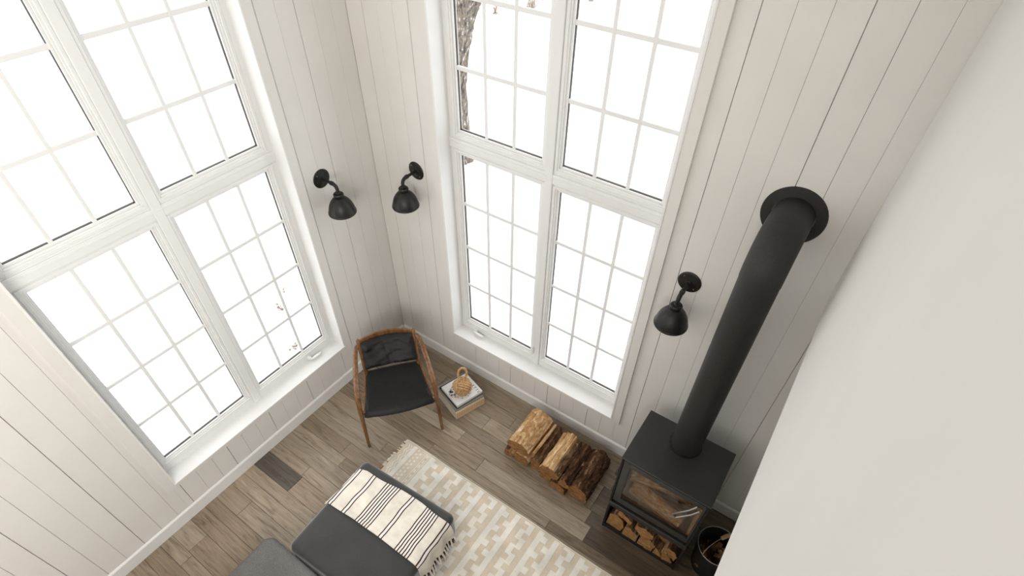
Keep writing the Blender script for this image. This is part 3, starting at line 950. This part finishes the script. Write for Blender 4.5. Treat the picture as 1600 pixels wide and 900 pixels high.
# lower row
p = [(1.715, .004), (1.80, .004), (1.812, .06), (1.77, .105), (1.72, .075)]
log('log', p, [0, 0, 0, 1, 1], -.575, -.20, W, 'small split log at the lower left of the pile, under the biggest pale log', 'firewood', G, seed=1)
p = [(1.825, .003), (1.955, .003), (1.972, .09), (1.945, .128), (1.835, .12), (1.815, .05)]
log('log', p, [0, 0, 0, 0, 1, 1], -.575, -.18, W, 'split log on the floor below the right half of the biggest pale log', 'firewood', G, seed=2)
p = [(1.985, .003), (2.075, .003)] + arc(2.02, .075, .075, -10, 170, 7, .75, 1.1)[1:-1] + [(1.968, .09)]
log('log', p, [0, 1] + [1] * 6 + [0], -.555, -.15, W, 'rough dark-barked log standing in the gap left of the pale split log', 'firewood', G, seed=3, rough=.010)
p = [(2.09, .003), (2.195, .003), (2.205, .07), (2.15, .105), (2.10, .09)]
log('log', p, [0, 0, 0, 1, 1], -.585, -.20, W, 'small log on the floor beneath the pale split log, left of its neighbour', 'firewood', G, seed=4)
p = [(2.21, .003), (2.36, .003), (2.345, .085), (2.29, .115), (2.225, .09)]
log('log', p, [0, 0, 1, 1, 0], -.615, -.19, [M['split_dark'], M['bark'], M['endgrain']], 'brown end-grain log on the floor at the front centre of the pile', 'firewood', G, seed=5)
p = [(2.380, .003), (2.54, .003)] + arc(2.455, .09, .092, -20, 165, 8, 1.0, 1.12)[1:-1] + [(2.368, .10)]
log('log', p, [0, 1] + [1] * 7 + [0], -.585, -.165, WD, 'darkest bark-covered log at the right end of the pile by the stove', 'firewood', G, seed=6, rough=.012)
# upper row
p = [(1.745, .135), (1.84, .122), (1.955, .134), (1.957, .205)] + arc(1.845, .165, .118, 28, 172, 8, .98, .85)
log('log', p, [0, 0, 0, 0] + [1] * 8 + [1], -.560, -.165, WP, 'biggest pale half-round log on top of the left of the pile', 'firewood', G, seed=7, rough=.004, taper=(1, 1.02))
p = [(1.975, .135), (1.992, .135), (2.012, .215), (1.998, .232), (1.978, .20)]
log('log', p, [0, 0, 0, 0, 0], -.545, -.19, [M['split'], M['split'], M['endgrain_pale']], 'thin pale splinter leaning against the right side of the biggest log', 'firewood', G, seed=8, rough=.003)
p = [(2.085, .112), (2.21, .105), (2.275, .125), (2.287, .185), (2.255, .225), (2.232, .222), (2.222, .250), (2.165, .256), (2.155, .238), (2.125, .232), (2.092, .180)]
log('log', p, [0, 0, 1, 1, 1, 0, 0, 0, 0, 0, 0], -.600, -.20, W, 'pale torn split log on top of the middle of the pile', 'firewood', G, seed=9, rough=.013)
p = [(2.29, .118), (2.375, .112), (2.385, .165), (2.345, .215), (2.295, .20)]
log('log', p, [1, 1, 1, 1, 1], -.610, -.20, WD, 'narrow dark-barked log wedged between the pale log and the darkest one', 'firewood', G, seed=10, rough=.010)

# ------------------------------------------------------------------ stove
SX0, SX1, SY0, SY1 = 2.741, 3.360, -.658, -.190
st = empty('wood_stove', ((SX0 + SX1) / 2, (SY0 + SY1) / 2, 0), label='charcoal steel wood stove with glass door and log bay below', cat='stove')
sl = Vector(st.location)
def sbox(name, x0, x1, y0, y1, z0, z1, m, c=.002, parent=None):
    return MB().box(x0 - sl.x, x1 - sl.x, y0 - sl.y, y1 - sl.y, z0, z1, c=c).obj(name, m, parent or st)
sbox('top_plate', SX0 - .004, SX1 + .004, SY0 - .004, SY1, 1.040, 1.053, M['stove'])
sbox('side_panel', SX0, SX0 + .016, SY0, SY1 - .012, 0, 1.039, M['stove_dark'])
sbox('side_panel', SX1 - .016, SX1, SY0, SY1 - .012, 0, 1.039, M['stove_dark'])
sbox('back_panel', SX0 + .016, SX1 - .016, SY1 - .014, SY1 - .002, 0, 1.039, M['stove_dark'])
sbox('base_plinth', SX0 + .017, SX1 - .017, SY0 + .004, SY1 - .02, 0.001, .045, M['stove_dark'])
sbox('shelf', SX0 + .0165, SX1 - .0165, SY0 + .022, SY1 - .016, .375, .425, M['stove_dark'])
sbox('ledge', SX0 + .002, SX1 - .002, SY0 - .002, SY0 + .020, .372, .430, M['stove'], c=.003)
# door: frame ring around the glass
DX0, DX1, DZ0, DZ1 = SX0 + .020, SX1 - .018, .470, 1.022
GX0, GX1, GZ0, GZ1 = 2.812, 3.328, .530, .972
mb = MB()
for (a0, a1, b0, b1) in ((DX0, GX0, DZ0, DZ1), (GX1, DX1, DZ0, DZ1), (GX0, GX1, DZ0, GZ0), (GX0, GX1, GZ1, DZ1)):
    mb.box(a0 - sl.x, a1 - sl.x, SY0 + .002 - sl.y, SY0 + .030 - sl.y, b0, b1, c=.0015)
door = mb.obj('door', M['stove'], st)
sbox('pane', GX0 - .004, GX1 + .004, SY0 + .010, SY0 + .014, GZ0 - .004, GZ1 + .004, M['stove_glass'], c=0, parent=door)
# steel loop handle on the right of the door
hp = []
A, B = Vector((3.303, SY0 - .004, .968)), Vector((3.186, SY0 - .052, .818))
side = Vector((.012, -.004, -.010))
pts = [A + side, A.lerp(B, .3) + side + Vector((0, -.012, 0)), B + side * .9, B + Vector((-.010, -.004, -.012)), B - side * .9, A.lerp(B, .3) - side + Vector((0, -.012, 0)), A - side]
mb = MB().tube([q - sl for q in pts], .0075, seg=10)
mb.lathe([(0.0001, -.010), (.017, -.009), (.017, .008)], c=tuple(B - sl + Vector((0, 0, -.004))), axis='Y', seg=14)
mb.obj('handle', M['chrome'], door, sm=60)
# firebrick lining
for i in range(4):
    x0 = SX0 + .05 + i * .131
    for j in range(3):
        sbox('firebrick', x0 + .001, x0 + .129, SY1 - .060, SY1 - .022, .430 + j * .196, .622 + j * .196, M['brick'], c=.003)
for xa, xb in ((SX0 + .018, SX0 + .046), (SX1 - .046, SX1 - .018)):
    for j in range(3):
        sbox('firebrick', xa, xb, SY0 + .045, SY1 - .064, .430 + j * .196, .622 + j * .196, M['brick'], c=.003)
for i in range(4):
    x0 = SX0 + .05 + i * .131
    sbox('firebrick', x0 + .001, x0 + .129, SY0 + .045, SY1 - .064, .428, .448, M['brick'], c=.003)

FG = 'logs inside the stove firebox'
WB = [M['split'], M['bark'], M['endgrain_pale']]
WB = [M['split'], M['bark_pale'], M['endgrain_pale']]
o = log('log', [(0, 0), (.12, 0), (.13, .07), (.06, .125), (0, .07)], [0, 0, 0, 1, 0], -.21, .21, WB, 'split log lying behind the stove glass at the front', 'firewood', FG, seed=21)
o.location = (3.05, -.50, .4505); o.rotation_euler = (0, 0, math.radians(80))
o = log('log', [(0, 0), (.11, 0), (.12, .06), (.05, .11), (-.01, .06)], [0, 0, 0, 1, 0], -.20, .20, WB, 'split log laid across the other two behind the stove glass', 'firewood', FG, seed=22)
o.location = (2.99, -.415, .585); o.rotation_euler = (0, math.radians(4), math.radians(104))
o = log('log', [(0, 0), (.11, 0), (.12, .07), (.05, .12), (-.01, .06)], [0, 0, 0, 1, 0], -.21, .21, WB, 'split log at the back of the firebox behind the stove glass', 'firewood', FG, seed=23)
o.location = (3.05, -.325, .4505); o.rotation_euler = (0, 0, math.radians(92))

# split wood stacked in the bay under the door (outlines are their front ends: x, z)
BG = 'split logs in the bay under the stove door'
bay = [
    ('a', [(2.765, .072), (2.890, .072), (2.905, .150), (2.885, .225), (2.83, .262), (2.775, .235)], [0, 0, 1, 1, 1, 0], -.605, 'large quarter log at the left end of the stove bay'),
    ('b', [(2.83, .285), (2.945, .245), (2.955, .295), (2.90, .325), (2.835, .345)], [0, 0, 1, 1, 1], -.610, 'wedge of wood at the top left of the stove bay'),
    ('c', [(2.912, .145), (3.010, .125), (3.020, .170), (2.96, .215), (2.915, .20)], [0, 0, 1, 1, 1], -.615, 'wedge of wood just right of the large quarter log in the bay'),
    ('d', [(2.908, .072), (3.028, .072), (3.026, .122), (2.912, .138)], [0, 0, 0, 0], -.625, 'flat pale billet at the bottom of the bay, left of centre'),
    ('e', [(2.985, .245), (3.045, .205), (3.135, .240), (3.13, .29), (3.06, .325), (2.99, .30)], [0, 0, 1, 1, 1, 0], -.615, 'pale wedge with a flat end at the top centre of the bay'),
    ('f', [(3.045, .136), (3.165, .130), (3.175, .165), (3.12, .215), (3.05, .20)], [0, 0, 1, 1, 1], -.612, 'curved-topped wedge in the middle of the bay'),
    ('g', [(3.040, .072), (3.160, .072), (3.160, .120), (3.043, .128)], [0, 0, 0, 0], -.628, 'pale rectangular billet at the bottom centre of the bay'),
    ('h', [(3.168, .072), (3.245, .072), (3.215, .135), (3.178, .160)], [0, 0, 1, 1], -.612, 'thin dark wedge at the bottom right of the bay'),
    ('i', [(3.250, .072), (3.315, .072), (3.325, .10), (3.265, .165), (3.225, .165)], [0, 0, 1, 0, 0], -.630, 'narrow pale billet tilted at the lower right of the bay'),
    ('j', [(3.270, .175), (3.330, .115), (3.340, .20), (3.305, .245), (3.250, .235), (3.235, .185)], [0, 1, 1, 1, 0, 0], -.605, 'round rough-ended log at the right end of the bay'),
    ('k', [(3.150, .225), (3.225, .195), (3.235, .27), (3.17, .32), (3.142, .29)], [1, 1, 1, 1, 1], -.555, 'dark log set back at the upper right of the bay'),
]
for i, (k, prof, fl, yf, lab) in enumerate(bay):
    mm = [M['split'], M['bark'], M['endgrain_pale']] if k in 'dgi' else ([M['split_dark'], M['bark_dark'], M['endgrain']] if k in 'k' else [M['split'], M['bark'], M['endgrain_pale']])
    prof = [(x_, .047 + (z_ - .072) * 1.10) for x_, z_ in prof]
    log('log', prof, fl, max(yf - .036, -.650), -.235, mm, lab, 'firewood', BG, seed=40 + i, rough=.0022, steps=6)

# ------------------------------------------------------------------ flue pipe
PX, PY, PR = 3.052, -.318, .100
fp = empty('flue_pipe', (PX, PY, 1.054), label='thick black stove pipe rising from the stove top and bending into the wall', cat='stove pipe')
mb = MB().lathe([(PR, 0), (PR, .78), (PR, 1.52)], seg=48)
mb.obj('pipe', M['pipe'], fp, sm=40)
MB().lathe([(PR + .006, 0), (PR + .010, .002), (PR + .010, .006), (PR + .001, .008)], seg=48).obj('collar', M['stove_dark'], fp, sm=40)
zt = 1.52
pts = [(0, 0, zt - .02), (0, 0, zt)]
RB2 = .17
for i in range(1, 9):
    a = math.pi / 2 * i / 8
    pts.append((0, RB2 * (1 - math.cos(a)), zt + RB2 * math.sin(a)))
pts.append((0, YW - PY, zt + RB2))
MB().tube(pts, PR + .002, seg=48).obj('elbow', M['pipe'], fp, sm=40)
MB().lathe([(PR + .004, -.010), (PR + .055, -.008), (PR + .058, 0)], c=(0, YW - PY, zt + RB2), axis='Y', seg=48).obj('wall_collar', M['pipe'], fp, sm=40)

# ------------------------------------------------------------------ kindling bucket
bk = empty('bucket', (3.548, -.470, 0), label='dark tin bucket of kindling with wire handle on the floor right of the stove', cat='bucket')
prof = [(.0, .004), (.108, .004), (.112, 0), (.118, .02), (.145, .335), (.150, .340), (.150, .347), (.145, .350), (.141, .346), (.139, .33), (.112, .03), (.0, .012)]
MB().lathe(prof, seg=44).obj('pail', M['bucket'], bk, sm=40)
MB().lathe([(.1455 + .004 * math.cos(a), .348 + .004 * math.sin(a)) for a in [2 * math.pi * i / 8 for i in range(9)]], seg=44).obj('rim', M['chrome'], bk, sm=60)
hd = []
for i in range(17):
    a = math.pi * i / 16
    # bail folded over towards the back of the rim
    hd.append((-.150 * math.cos(a) * .35 - .02 * math.sin(a), -.150 * math.cos(a) * .93, .345 + .075 * math.sin(a)))
rzb = Matrix.Rotation(math.radians(-8), 3, 'Z')
hd = [rzb @ Vector(q) for q in hd]
MB().tube(hd, .0032, seg=8).obj('bail', M['chrome'], bk, sm=60)
MB().tube([hd[9], hd[10], hd[11], hd[12]], [.014, .0155, .0155, .014], seg=14).obj('grip', M['grip'], bk, sm=60)
KG = 'kindling pieces in the bucket'
rk = random.Random(9)
klab = ['pale kindling stick showing near the middle of the bucket', 'reddish kindling piece at the front of the bucket', 'dark kindling block at the left of the bucket', 'brown kindling stick at the back of the bucket', 'brown kindling wedge at the right of the bucket', 'small kindling piece at the front left inside the bucket', 'tilted kindling stick behind the pale one in the bucket']
kpos = [(.040, -.02, .26), (-.005, -.070, .245), (-.055, -.03, .22), (.005, .055, .25), (.065, .03, .255), (-.045, -.075, .215), (.035, .03, .275)]
for i, (px, py, pz) in enumerate(kpos):
    w, h, L = rk.uniform(.035, .05), rk.uniform(.025, .04), rk.uniform(.11, .15)
    mmx = [M['split'] if i in (0, 4) else M['split_dark'], M['bark'], M['endgrain']]
    o = log('kindling', [(0, 0), (w, 0), (w * .9, h), (w * .2, h * .8)], [0, 0, 0, 1], -L / 2, L / 2, mmx, klab[i], 'kindling', KG, seed=60 + i, rough=.003, steps=4)
    o.location = (3.548 + px, -.470 + py, pz - .05)
    o.rotation_euler = (math.radians(rk.uniform(35, 75)), math.radians(rk.uniform(-20, 20)), rk.uniform(0, 6.28))
# charred fill the kindling stands on
tag(MB().lathe([(.0001, .02), (.108, .03), (.126, .17), (.08, .19), (.0001, .18)], seg=20).obj('kindling_bed', M['bark_dark'], bk), kind='stuff')

# ------------------------------------------------------------------ rug
rug = empty('rug', (0.935, -0.975, 0), label='cream and beige flatweave rug with stepped zigzag bands on the floor', cat='rug')
RW, RL = 2.90, 2.45         # along x, towards viewer
mb = MB()
nxr, nyr = 116, 8
def edge_y(x): return .006 * noise.noise(Vector((x * 2.6, 0, 0))) + .003 * noise.noise(Vector((x * 8, 1, 0)))
def rz_(x, y): return .0075 + .0008 * noise.noise(Vector((x * 4, y * 4, 0)))
for side in (0, 1):
    base = len(mb.v)
    for j in range(nyr + 1):
        for i in range(nxr + 1):
            x = RW * i / nxr; y = -RL * j / nyr
            e = edge_y(x) if j == 0 else 0
            mb.v.append(Vector((x, y + e, rz_(x, y) if side == 0 else .0005)))
    for j in range(nyr):
        for i in range(nxr):
            a = base + j * (nxr + 1) + i
            mb.face((a, a + 1, a + nxr + 2, a + nxr + 1))
off = (nxr + 1) * (nyr + 1)
ed = [i for i in range(nxr)] + [nxr + j * (nxr + 1) for j in range(nyr)] + [nyr * (nxr + 1) + nxr - i for i in range(nxr)] + [(nyr - j) * (nxr + 1) for j in range(nyr)]
for a, b in zip(ed, ed[1:] + ed[:1]): mb.face((a, b, b + off, a + off))
mb.obj('ground_weave', M['rug_beige'], rug)
# raised cream weave: plain bands and stepped blocks
cells = []
def cell(x0, x1, y0, y1): cells.append((x0, x1, y0, y1))
PY_ = .140
Ymax = RL - .012
def band_cream_with_beige(xa, cw):
    """four columns: cream | beige steps | beige steps | cream"""
    cell(xa, xa + cw, .012, Ymax); cell(xa + 3 * cw, xa + 4 * cw, .012, Ymax)
    y = -PY_
    while y < Ymax:
        # gaps between beige blocks are cream
        cell(xa + cw, xa + 2 * cw, max(.012, y + .65 * PY_ + .088), min(Ymax, y + PY_ + .088))
        cell(xa + 2 * cw, xa + 3 * cw, max(.012, y + .65 * PY_ + .012), min(Ymax, y + PY_ + .012))
        y += PY_
def band_beige_with_cream(xa, cw):
    y = -PY_
    while y < Ymax:
        cell(xa + cw, xa + 2 * cw, max(.012, y + .085), min(Ymax, y + .085 + .65 * PY_))
        cell(xa + 2 * cw, xa + 3 * cw, max(.012, y + .012), min(Ymax, y + .012 + .65 * PY_))
        y += PY_
CW = .0462
# left border bands
cell(.088, .128, .012, Ymax)
cell(.232, .240, .012, Ymax)
cell(.268, .276, .012, Ymax)
cell(.284, .330, .012, Ymax)
y = .02
i = 0
while y < Ymax - .03:
    cell(.145, .163, y, y + .020); cell(.178, .196, y + .019, y + .039)
    y += .040; i += 1
y = .02
while y < Ymax - .03:
    cell(.246, .262, y, y + .030); y += .055
band_x = .284
band_cream_with_beige(.284 + .0, CW * 1.15)
xb_ = .500
kind = 0
while xb_ + 4 * CW < RW - .05:
    if kind == 0: band_beige_with_cream(xb_, CW)
    else: band_cream_with_beige(xb_, CW)
    xb_ += 4 * CW; kind ^= 1
mb = MB()
xs_ = sorted({round(v, 4) for c in cells for v in c[:2]})
STEP = .0035
NR = int(Ymax / STEP)
runs = []                      # per column: list of (row0, row1)
mask = []
for xa, xb in zip(xs_[:-1], xs_[1:]):
    xm = (xa + xb) / 2
    on = [c for c in cells if c[0] < xm < c[1]]
    mask.append([any(c[2] <= (r + .5) * STEP <= c[3] for c in on) for r in range(NR)])
HT = .0026
def quad(p):
    n_ = len(mb.v); mb.v += [Vector(q) for q in p]; mb.face((n_, n_ + 1, n_ + 2, n_ + 3))
def runs_of(row):
    out, st_ = [], None
    for r, v in enumerate(row + [False]):
        if v and st_ is None: st_ = r
        if not v and st_ is not None: out.append((st_, r)); st_ = None
    return out
def top(x, y): return (x, y, rz_(x, y) + HT)
def low(x, y): return (x, y, rz_(x, y) - .001)
for ci, (xa, xb) in enumerate(zip(xs_[:-1], xs_[1:])):
    for r0, r1 in runs_of(mask[ci]):
        k0 = r0
        while k0 < r1:
            k1 = min(r1, k0 + 40)
            ya, yb = -k0 * STEP, -k1 * STEP
            quad((top(xa, yb), top(xb, yb), top(xb, ya), top(xa, ya)))
            k0 = k1
        ya, yb = -r0 * STEP, -r1 * STEP
        quad((low(xa, yb), low(xb, yb), top(xb, yb), top(xa, yb)))
        quad((low(xb, ya), low(xa, ya), top(xa, ya), top(xb, ya)))
    for side, nb_ in ((0, ci - 1), (1, ci + 1)):
        other = mask[nb_] if 0 <= nb_ < len(mask) else [False] * NR
        xe = xa if side == 0 else xb
        for r0, r1 in runs_of([m_ and not o_ for m_, o_ in zip(mask[ci], other)]):
            ya, yb = -r0 * STEP, -r1 * STEP
            if side == 0: quad((low(xe, ya), low(xe, yb), top(xe, yb), top(xe, ya)))
            else: quad((low(xe, yb), low(xe, ya), top(xe, ya), top(xe, yb)))
# zigzag line in the first band
for zx in (.034, .058):
    y = .02; s = 0
    while y < Ymax - .04:
        xa, xb2 = (zx, zx + .018) if s % 2 == 0 else (zx + .018, zx)
        nb = len(mb.v)
        for (x, yy) in ((xb2, y + .036), (xb2 + .009, y + .036), (xa + .009, y), (xa, y)):
            mb.v.append(Vector((x, -yy, rz_(x, -yy) + .0022)))
        mb.face((nb, nb + 1, nb + 2, nb + 3))
        y += .036; s += 1
tag(mb.obj('raised_weave', M['rug_cream'], rug, fix=False), kind='stuff')
# pale selvedge cord along the far edge
MB().tube([(RW * i / 116, edge_y(RW * i / 116) + .002, .009) for i in range(117)], .0042, seg=6).obj('selvedge', M['rug_cream'], rug, sm=60)
# knotted fringe on the left end
mb = MB(); rf = random.Random(4)
y = -.002
while y > -RL:
    l = rf.uniform(.016, .030)
    mb.tube([(.004, y, .009), (-l * .5, y + rf.uniform(-.004, .004), .011), (-l, y + rf.uniform(-.008, .008), .004)], [.0048, .0052, .0022], seg=5, m=rf.choice((0, 0, 1)))
    y -= rf.uniform(.009, .013)
tag(mb.obj('fringe', [M['rug_cream'], M['rug_brown']], rug), kind='stuff')

# ------------------------------------------------------------------ ottoman, sofa, throw
OR = math.radians(3.2)
OX, OY, OW, OD = 0.988, -1.462, .885, .812       # far-left corner, width, depth
ZT = .432
ott = empty('ottoman', (OX, OY, 0), OR, label='charcoal grey upholstered ottoman under the striped throw', cat='ottoman')
def crown(u, v):
    return .016 * (1 - (2 * u - 1) ** 2) * (1 - (2 * v - 1) ** 2)
def otop(x, y):
    """height of the ottoman surface at local x (0..OW), y (-OD..0); falls off over the rounded rim"""
    ex = min(x, OW - x); ey = min(-y, OD + y)
    R = .046
    def fall(e): return 0 if e >= R else (R - math.sqrt(max(0, R * R - (R - max(e, 0)) ** 2)))
    return ZT + crown(min(1, max(0, x / OW)), min(1, max(0, -y / OD))) - fall(ex) - fall(ey)
def cushion(x0, x1, y0, y1, z0, zt, r, corner, crown_h):
    mb = MB()
    rg_ = []
    def ring(inset, z): return [(px, py, z) for px, py in rrect(x0 + inset, x1 - inset, y0 + inset, y1 - inset, max(.004, corner - inset * .8), 7)]
    rg_.append(ring(.010, z0)); rg_.append(ring(0, z0 + .012))
    rg_.append(ring(-.004, (z0 + zt) / 2)); rg_.append(ring(0, zt - r))
    for i in range(1, 8):
        a = math.pi / 2 * i / 7
        rg_.append(ring(r * (1 - math.cos(a)), zt - r + r * math.sin(a)))
    hw = min(x1 - x0, y1 - y0) / 2
    for i in range(1, 9):
        s = i / 9
        rg_.append(ring(r + (hw - r - .012) * s, zt + crown_h * (1 - (1 - s) ** 2)))
    mb.rings(rg_)
    return mb
cushion(0, OW, -OD, 0, .050, ZT, .046, .050, .014).obj('cushion', M['sofa'], ott, sm=60)
for fx, fy in ((.08, -.08), (OW - .08, -.08), (.08, -OD + .08), (OW - .08, -OD + .08)):
    MB().lathe([(.018, .010), (.022, .052)], c=(fx, fy, 0), seg=14, cap0=True, cap1=True).obj('foot', M['walnut'], ott, sm=40)

sofa = empty('sofa', (0.86, -2.292, 0), 0, label='grey woven sofa at the lower left, pushed up to the ottoman', cat='sofa')
cushion(0, 2.0, -.95, 0, .11, .335, .03, .06, .004).obj('base', M['sofa2'], sofa, sm=60)
cushion(.01, .985, -.80, .008, .338, .452, .045, .06, .012).obj('seat_cushion', M['sofa2'], sofa, sm=60)
cushion(.995, 1.985, -.80, .008, .338, .452, .045, .06, .012).obj('seat_cushion', M['sofa2'], sofa, sm=60)
cushion(.0, 2.0, -1.05, -.82, .11, .80, .06, .06, .01).obj('back', M['sofa2'], sofa, sm=60)
for fx, fy in ((.1, -.1), (1.9, -.1), (.1, -.85), (1.9, -.85)):
    MB().lathe([(.018, .0), (.022, .112)], c=(fx, fy, 0), seg=14, cap0=True, cap1=True).obj('foot', M['walnut'], sofa, sm=40)

thr = empty('throw_blanket', (OX, OY, 0), OR, label='cream throw with brown stripes and tassels draped over the ottoman', cat='blanket')
stripes = [.026, .052, .163, .191] + [.298 + .0222 * i for i in range(6)] + [.520, .547] + [.672 + .0222 * i for i in range(6)] + [.862, .886]
SW = .0090
brk = [(-.012, 0)]
events = []
for s in stripes: events.append((s - SW / 2, s + SW / 2, 1))
# white yarn between neighbouring dark lines
for a, b in zip(stripes[:-1], stripes[1:]):
    if b - a < .035: events.append((a + SW / 2, b - SW / 2, 2))
for s in (stripes[0], stripes[3], stripes[9], stripes[11], stripes[17]): pass
events.sort()
S_END = 1.075
cols = []
cur = -.012
for a, b, m_ in events:
    if a > cur + 1e-5:
        n_ = max(1, int((a - cur) / .02))
        for j in range(n_): cols.append((cur + (a - cur) * j / n_, cur + (a - cur) * (j + 1) / n_, 0))
    cols.append((max(a, cur), b, m_)); cur = b
n_ = int((S_END - cur) / .015)
for j in range(n_): cols.append((cur + (S_END - cur) * j / n_, cur + (S_END - cur) * (j + 1) / n_, 0))
NVt = 46
def throw_pt(s, v):
    # v 0 far edge .. 1 near edge (sheet about 0.38 m deep); s arc length from the left edge
    far = -.070 - .010 * math.sin(s * 9) - .006 * noise.noise(Vector((s * 6, 2, 0)))
    near = -.440 + .012 * math.sin(s * 3.0 + .8) + .006 * noise.noise(Vector((s * 5, 9, 0)))
    if s < .1: near += .0; far += -.035 * (1 - s / .1)
    y = far + (near - far) * v
    sx = s + .008 * noise.noise(Vector((s * 3, v * 3, 4))) + .010 * (v - .5) * 0
    if s < .03: sx += .018 * math.sin(v * 5.2) * (1 - s / .03)
    W_ = OW - .018
    if sx <= W_:
        x = sx; z = otop(x, y)
        if x < 0: z = min(z, ZT - .046 + x)
    else:
        d = sx - W_
        # over the rounded edge and down the side with soft folds
        zt = otop(W_, y)
        x = W_ + .022 * (1 - math.exp(-d / .02)) + .010 * math.sin(v * 17 + 1) * min(1, d / .10) + .012 * min(1, d / .1)
        z = zt - d * .93
    fold = .006 * max(0, noise.noise(Vector((s * 5.5, v * 2.2, 7)))) + .005 * max(0, noise.noise(Vector((s * 2.2 + v * 3, v * 5 - s * 6, 2))))
    return Vector((x, y, z + .007 + fold + (.004 * (1 if v > .9 else 0))))
mb = MB()
us = [c[0] for c in cols] + [cols[-1][1]]
for u in us:
    for j in range(NVt + 1): mb.v.append(throw_pt(u, j / NVt))
for i, c in enumerate(cols):
    for j in range(NVt):
        a = i * (NVt + 1) + j
        mb.face((a, a + 1, a + NVt + 2, a + NVt + 1), c[2])
o = mb.obj('cloth', [M['throw'], M['throw_brown'], M['throw_white']], thr, sm=80)
md = o.modifiers.new('thickness', 'SOLIDIFY'); md.thickness = .007; md.offset = -1
rt = random.Random(6)
for i in range(13):
    v = (i + .5) / 13
    p0 = throw_pt(S_END - .004, v)
    a = rt.uniform(-.012, .012)
    p = [p0 + Vector((.001, 0, .002)), p0 + Vector((.006 + rt.uniform(0, .008), a * .4, -.030)), p0 + Vector((.012 + rt.uniform(0, .012), a, -.062)), p0 + Vector((.014 + rt.uniform(0, .014), a * 1.3, -.088))]
    mbt = MB()
    mbt.tube(p, [.0075, .006, .008, .0035], seg=7)
    for q in range(3):
        e = p[2] + Vector((rt.uniform(-.004, .004), rt.uniform(-.006, .006), 0))
        mbt.tube([e, e + Vector((rt.uniform(0, .008), rt.uniform(-.010, .010), -.035))], [.0032, .0015], seg=5)
    mbt.obj('tassel', M['throw'], thr, sm=60)
    if i < 12:
        p1_ = throw_pt(S_END - .004, (i + 1) / 13)
        mbt = MB()
        for q in range(4):
            e = p1_ + Vector((-.002, (q - 1.5) * .005, .001))
            mbt.tube([e, e + Vector((.004, rt.uniform(-.003, .003), -.03)), e + Vector((.008 + rt.uniform(0, .006), rt.uniform(-.006, .006), -.060))], [.0030, .0030, .0018], seg=5)
        mbt.obj('brown_tassel', M['throw_brown'], thr, sm=60)
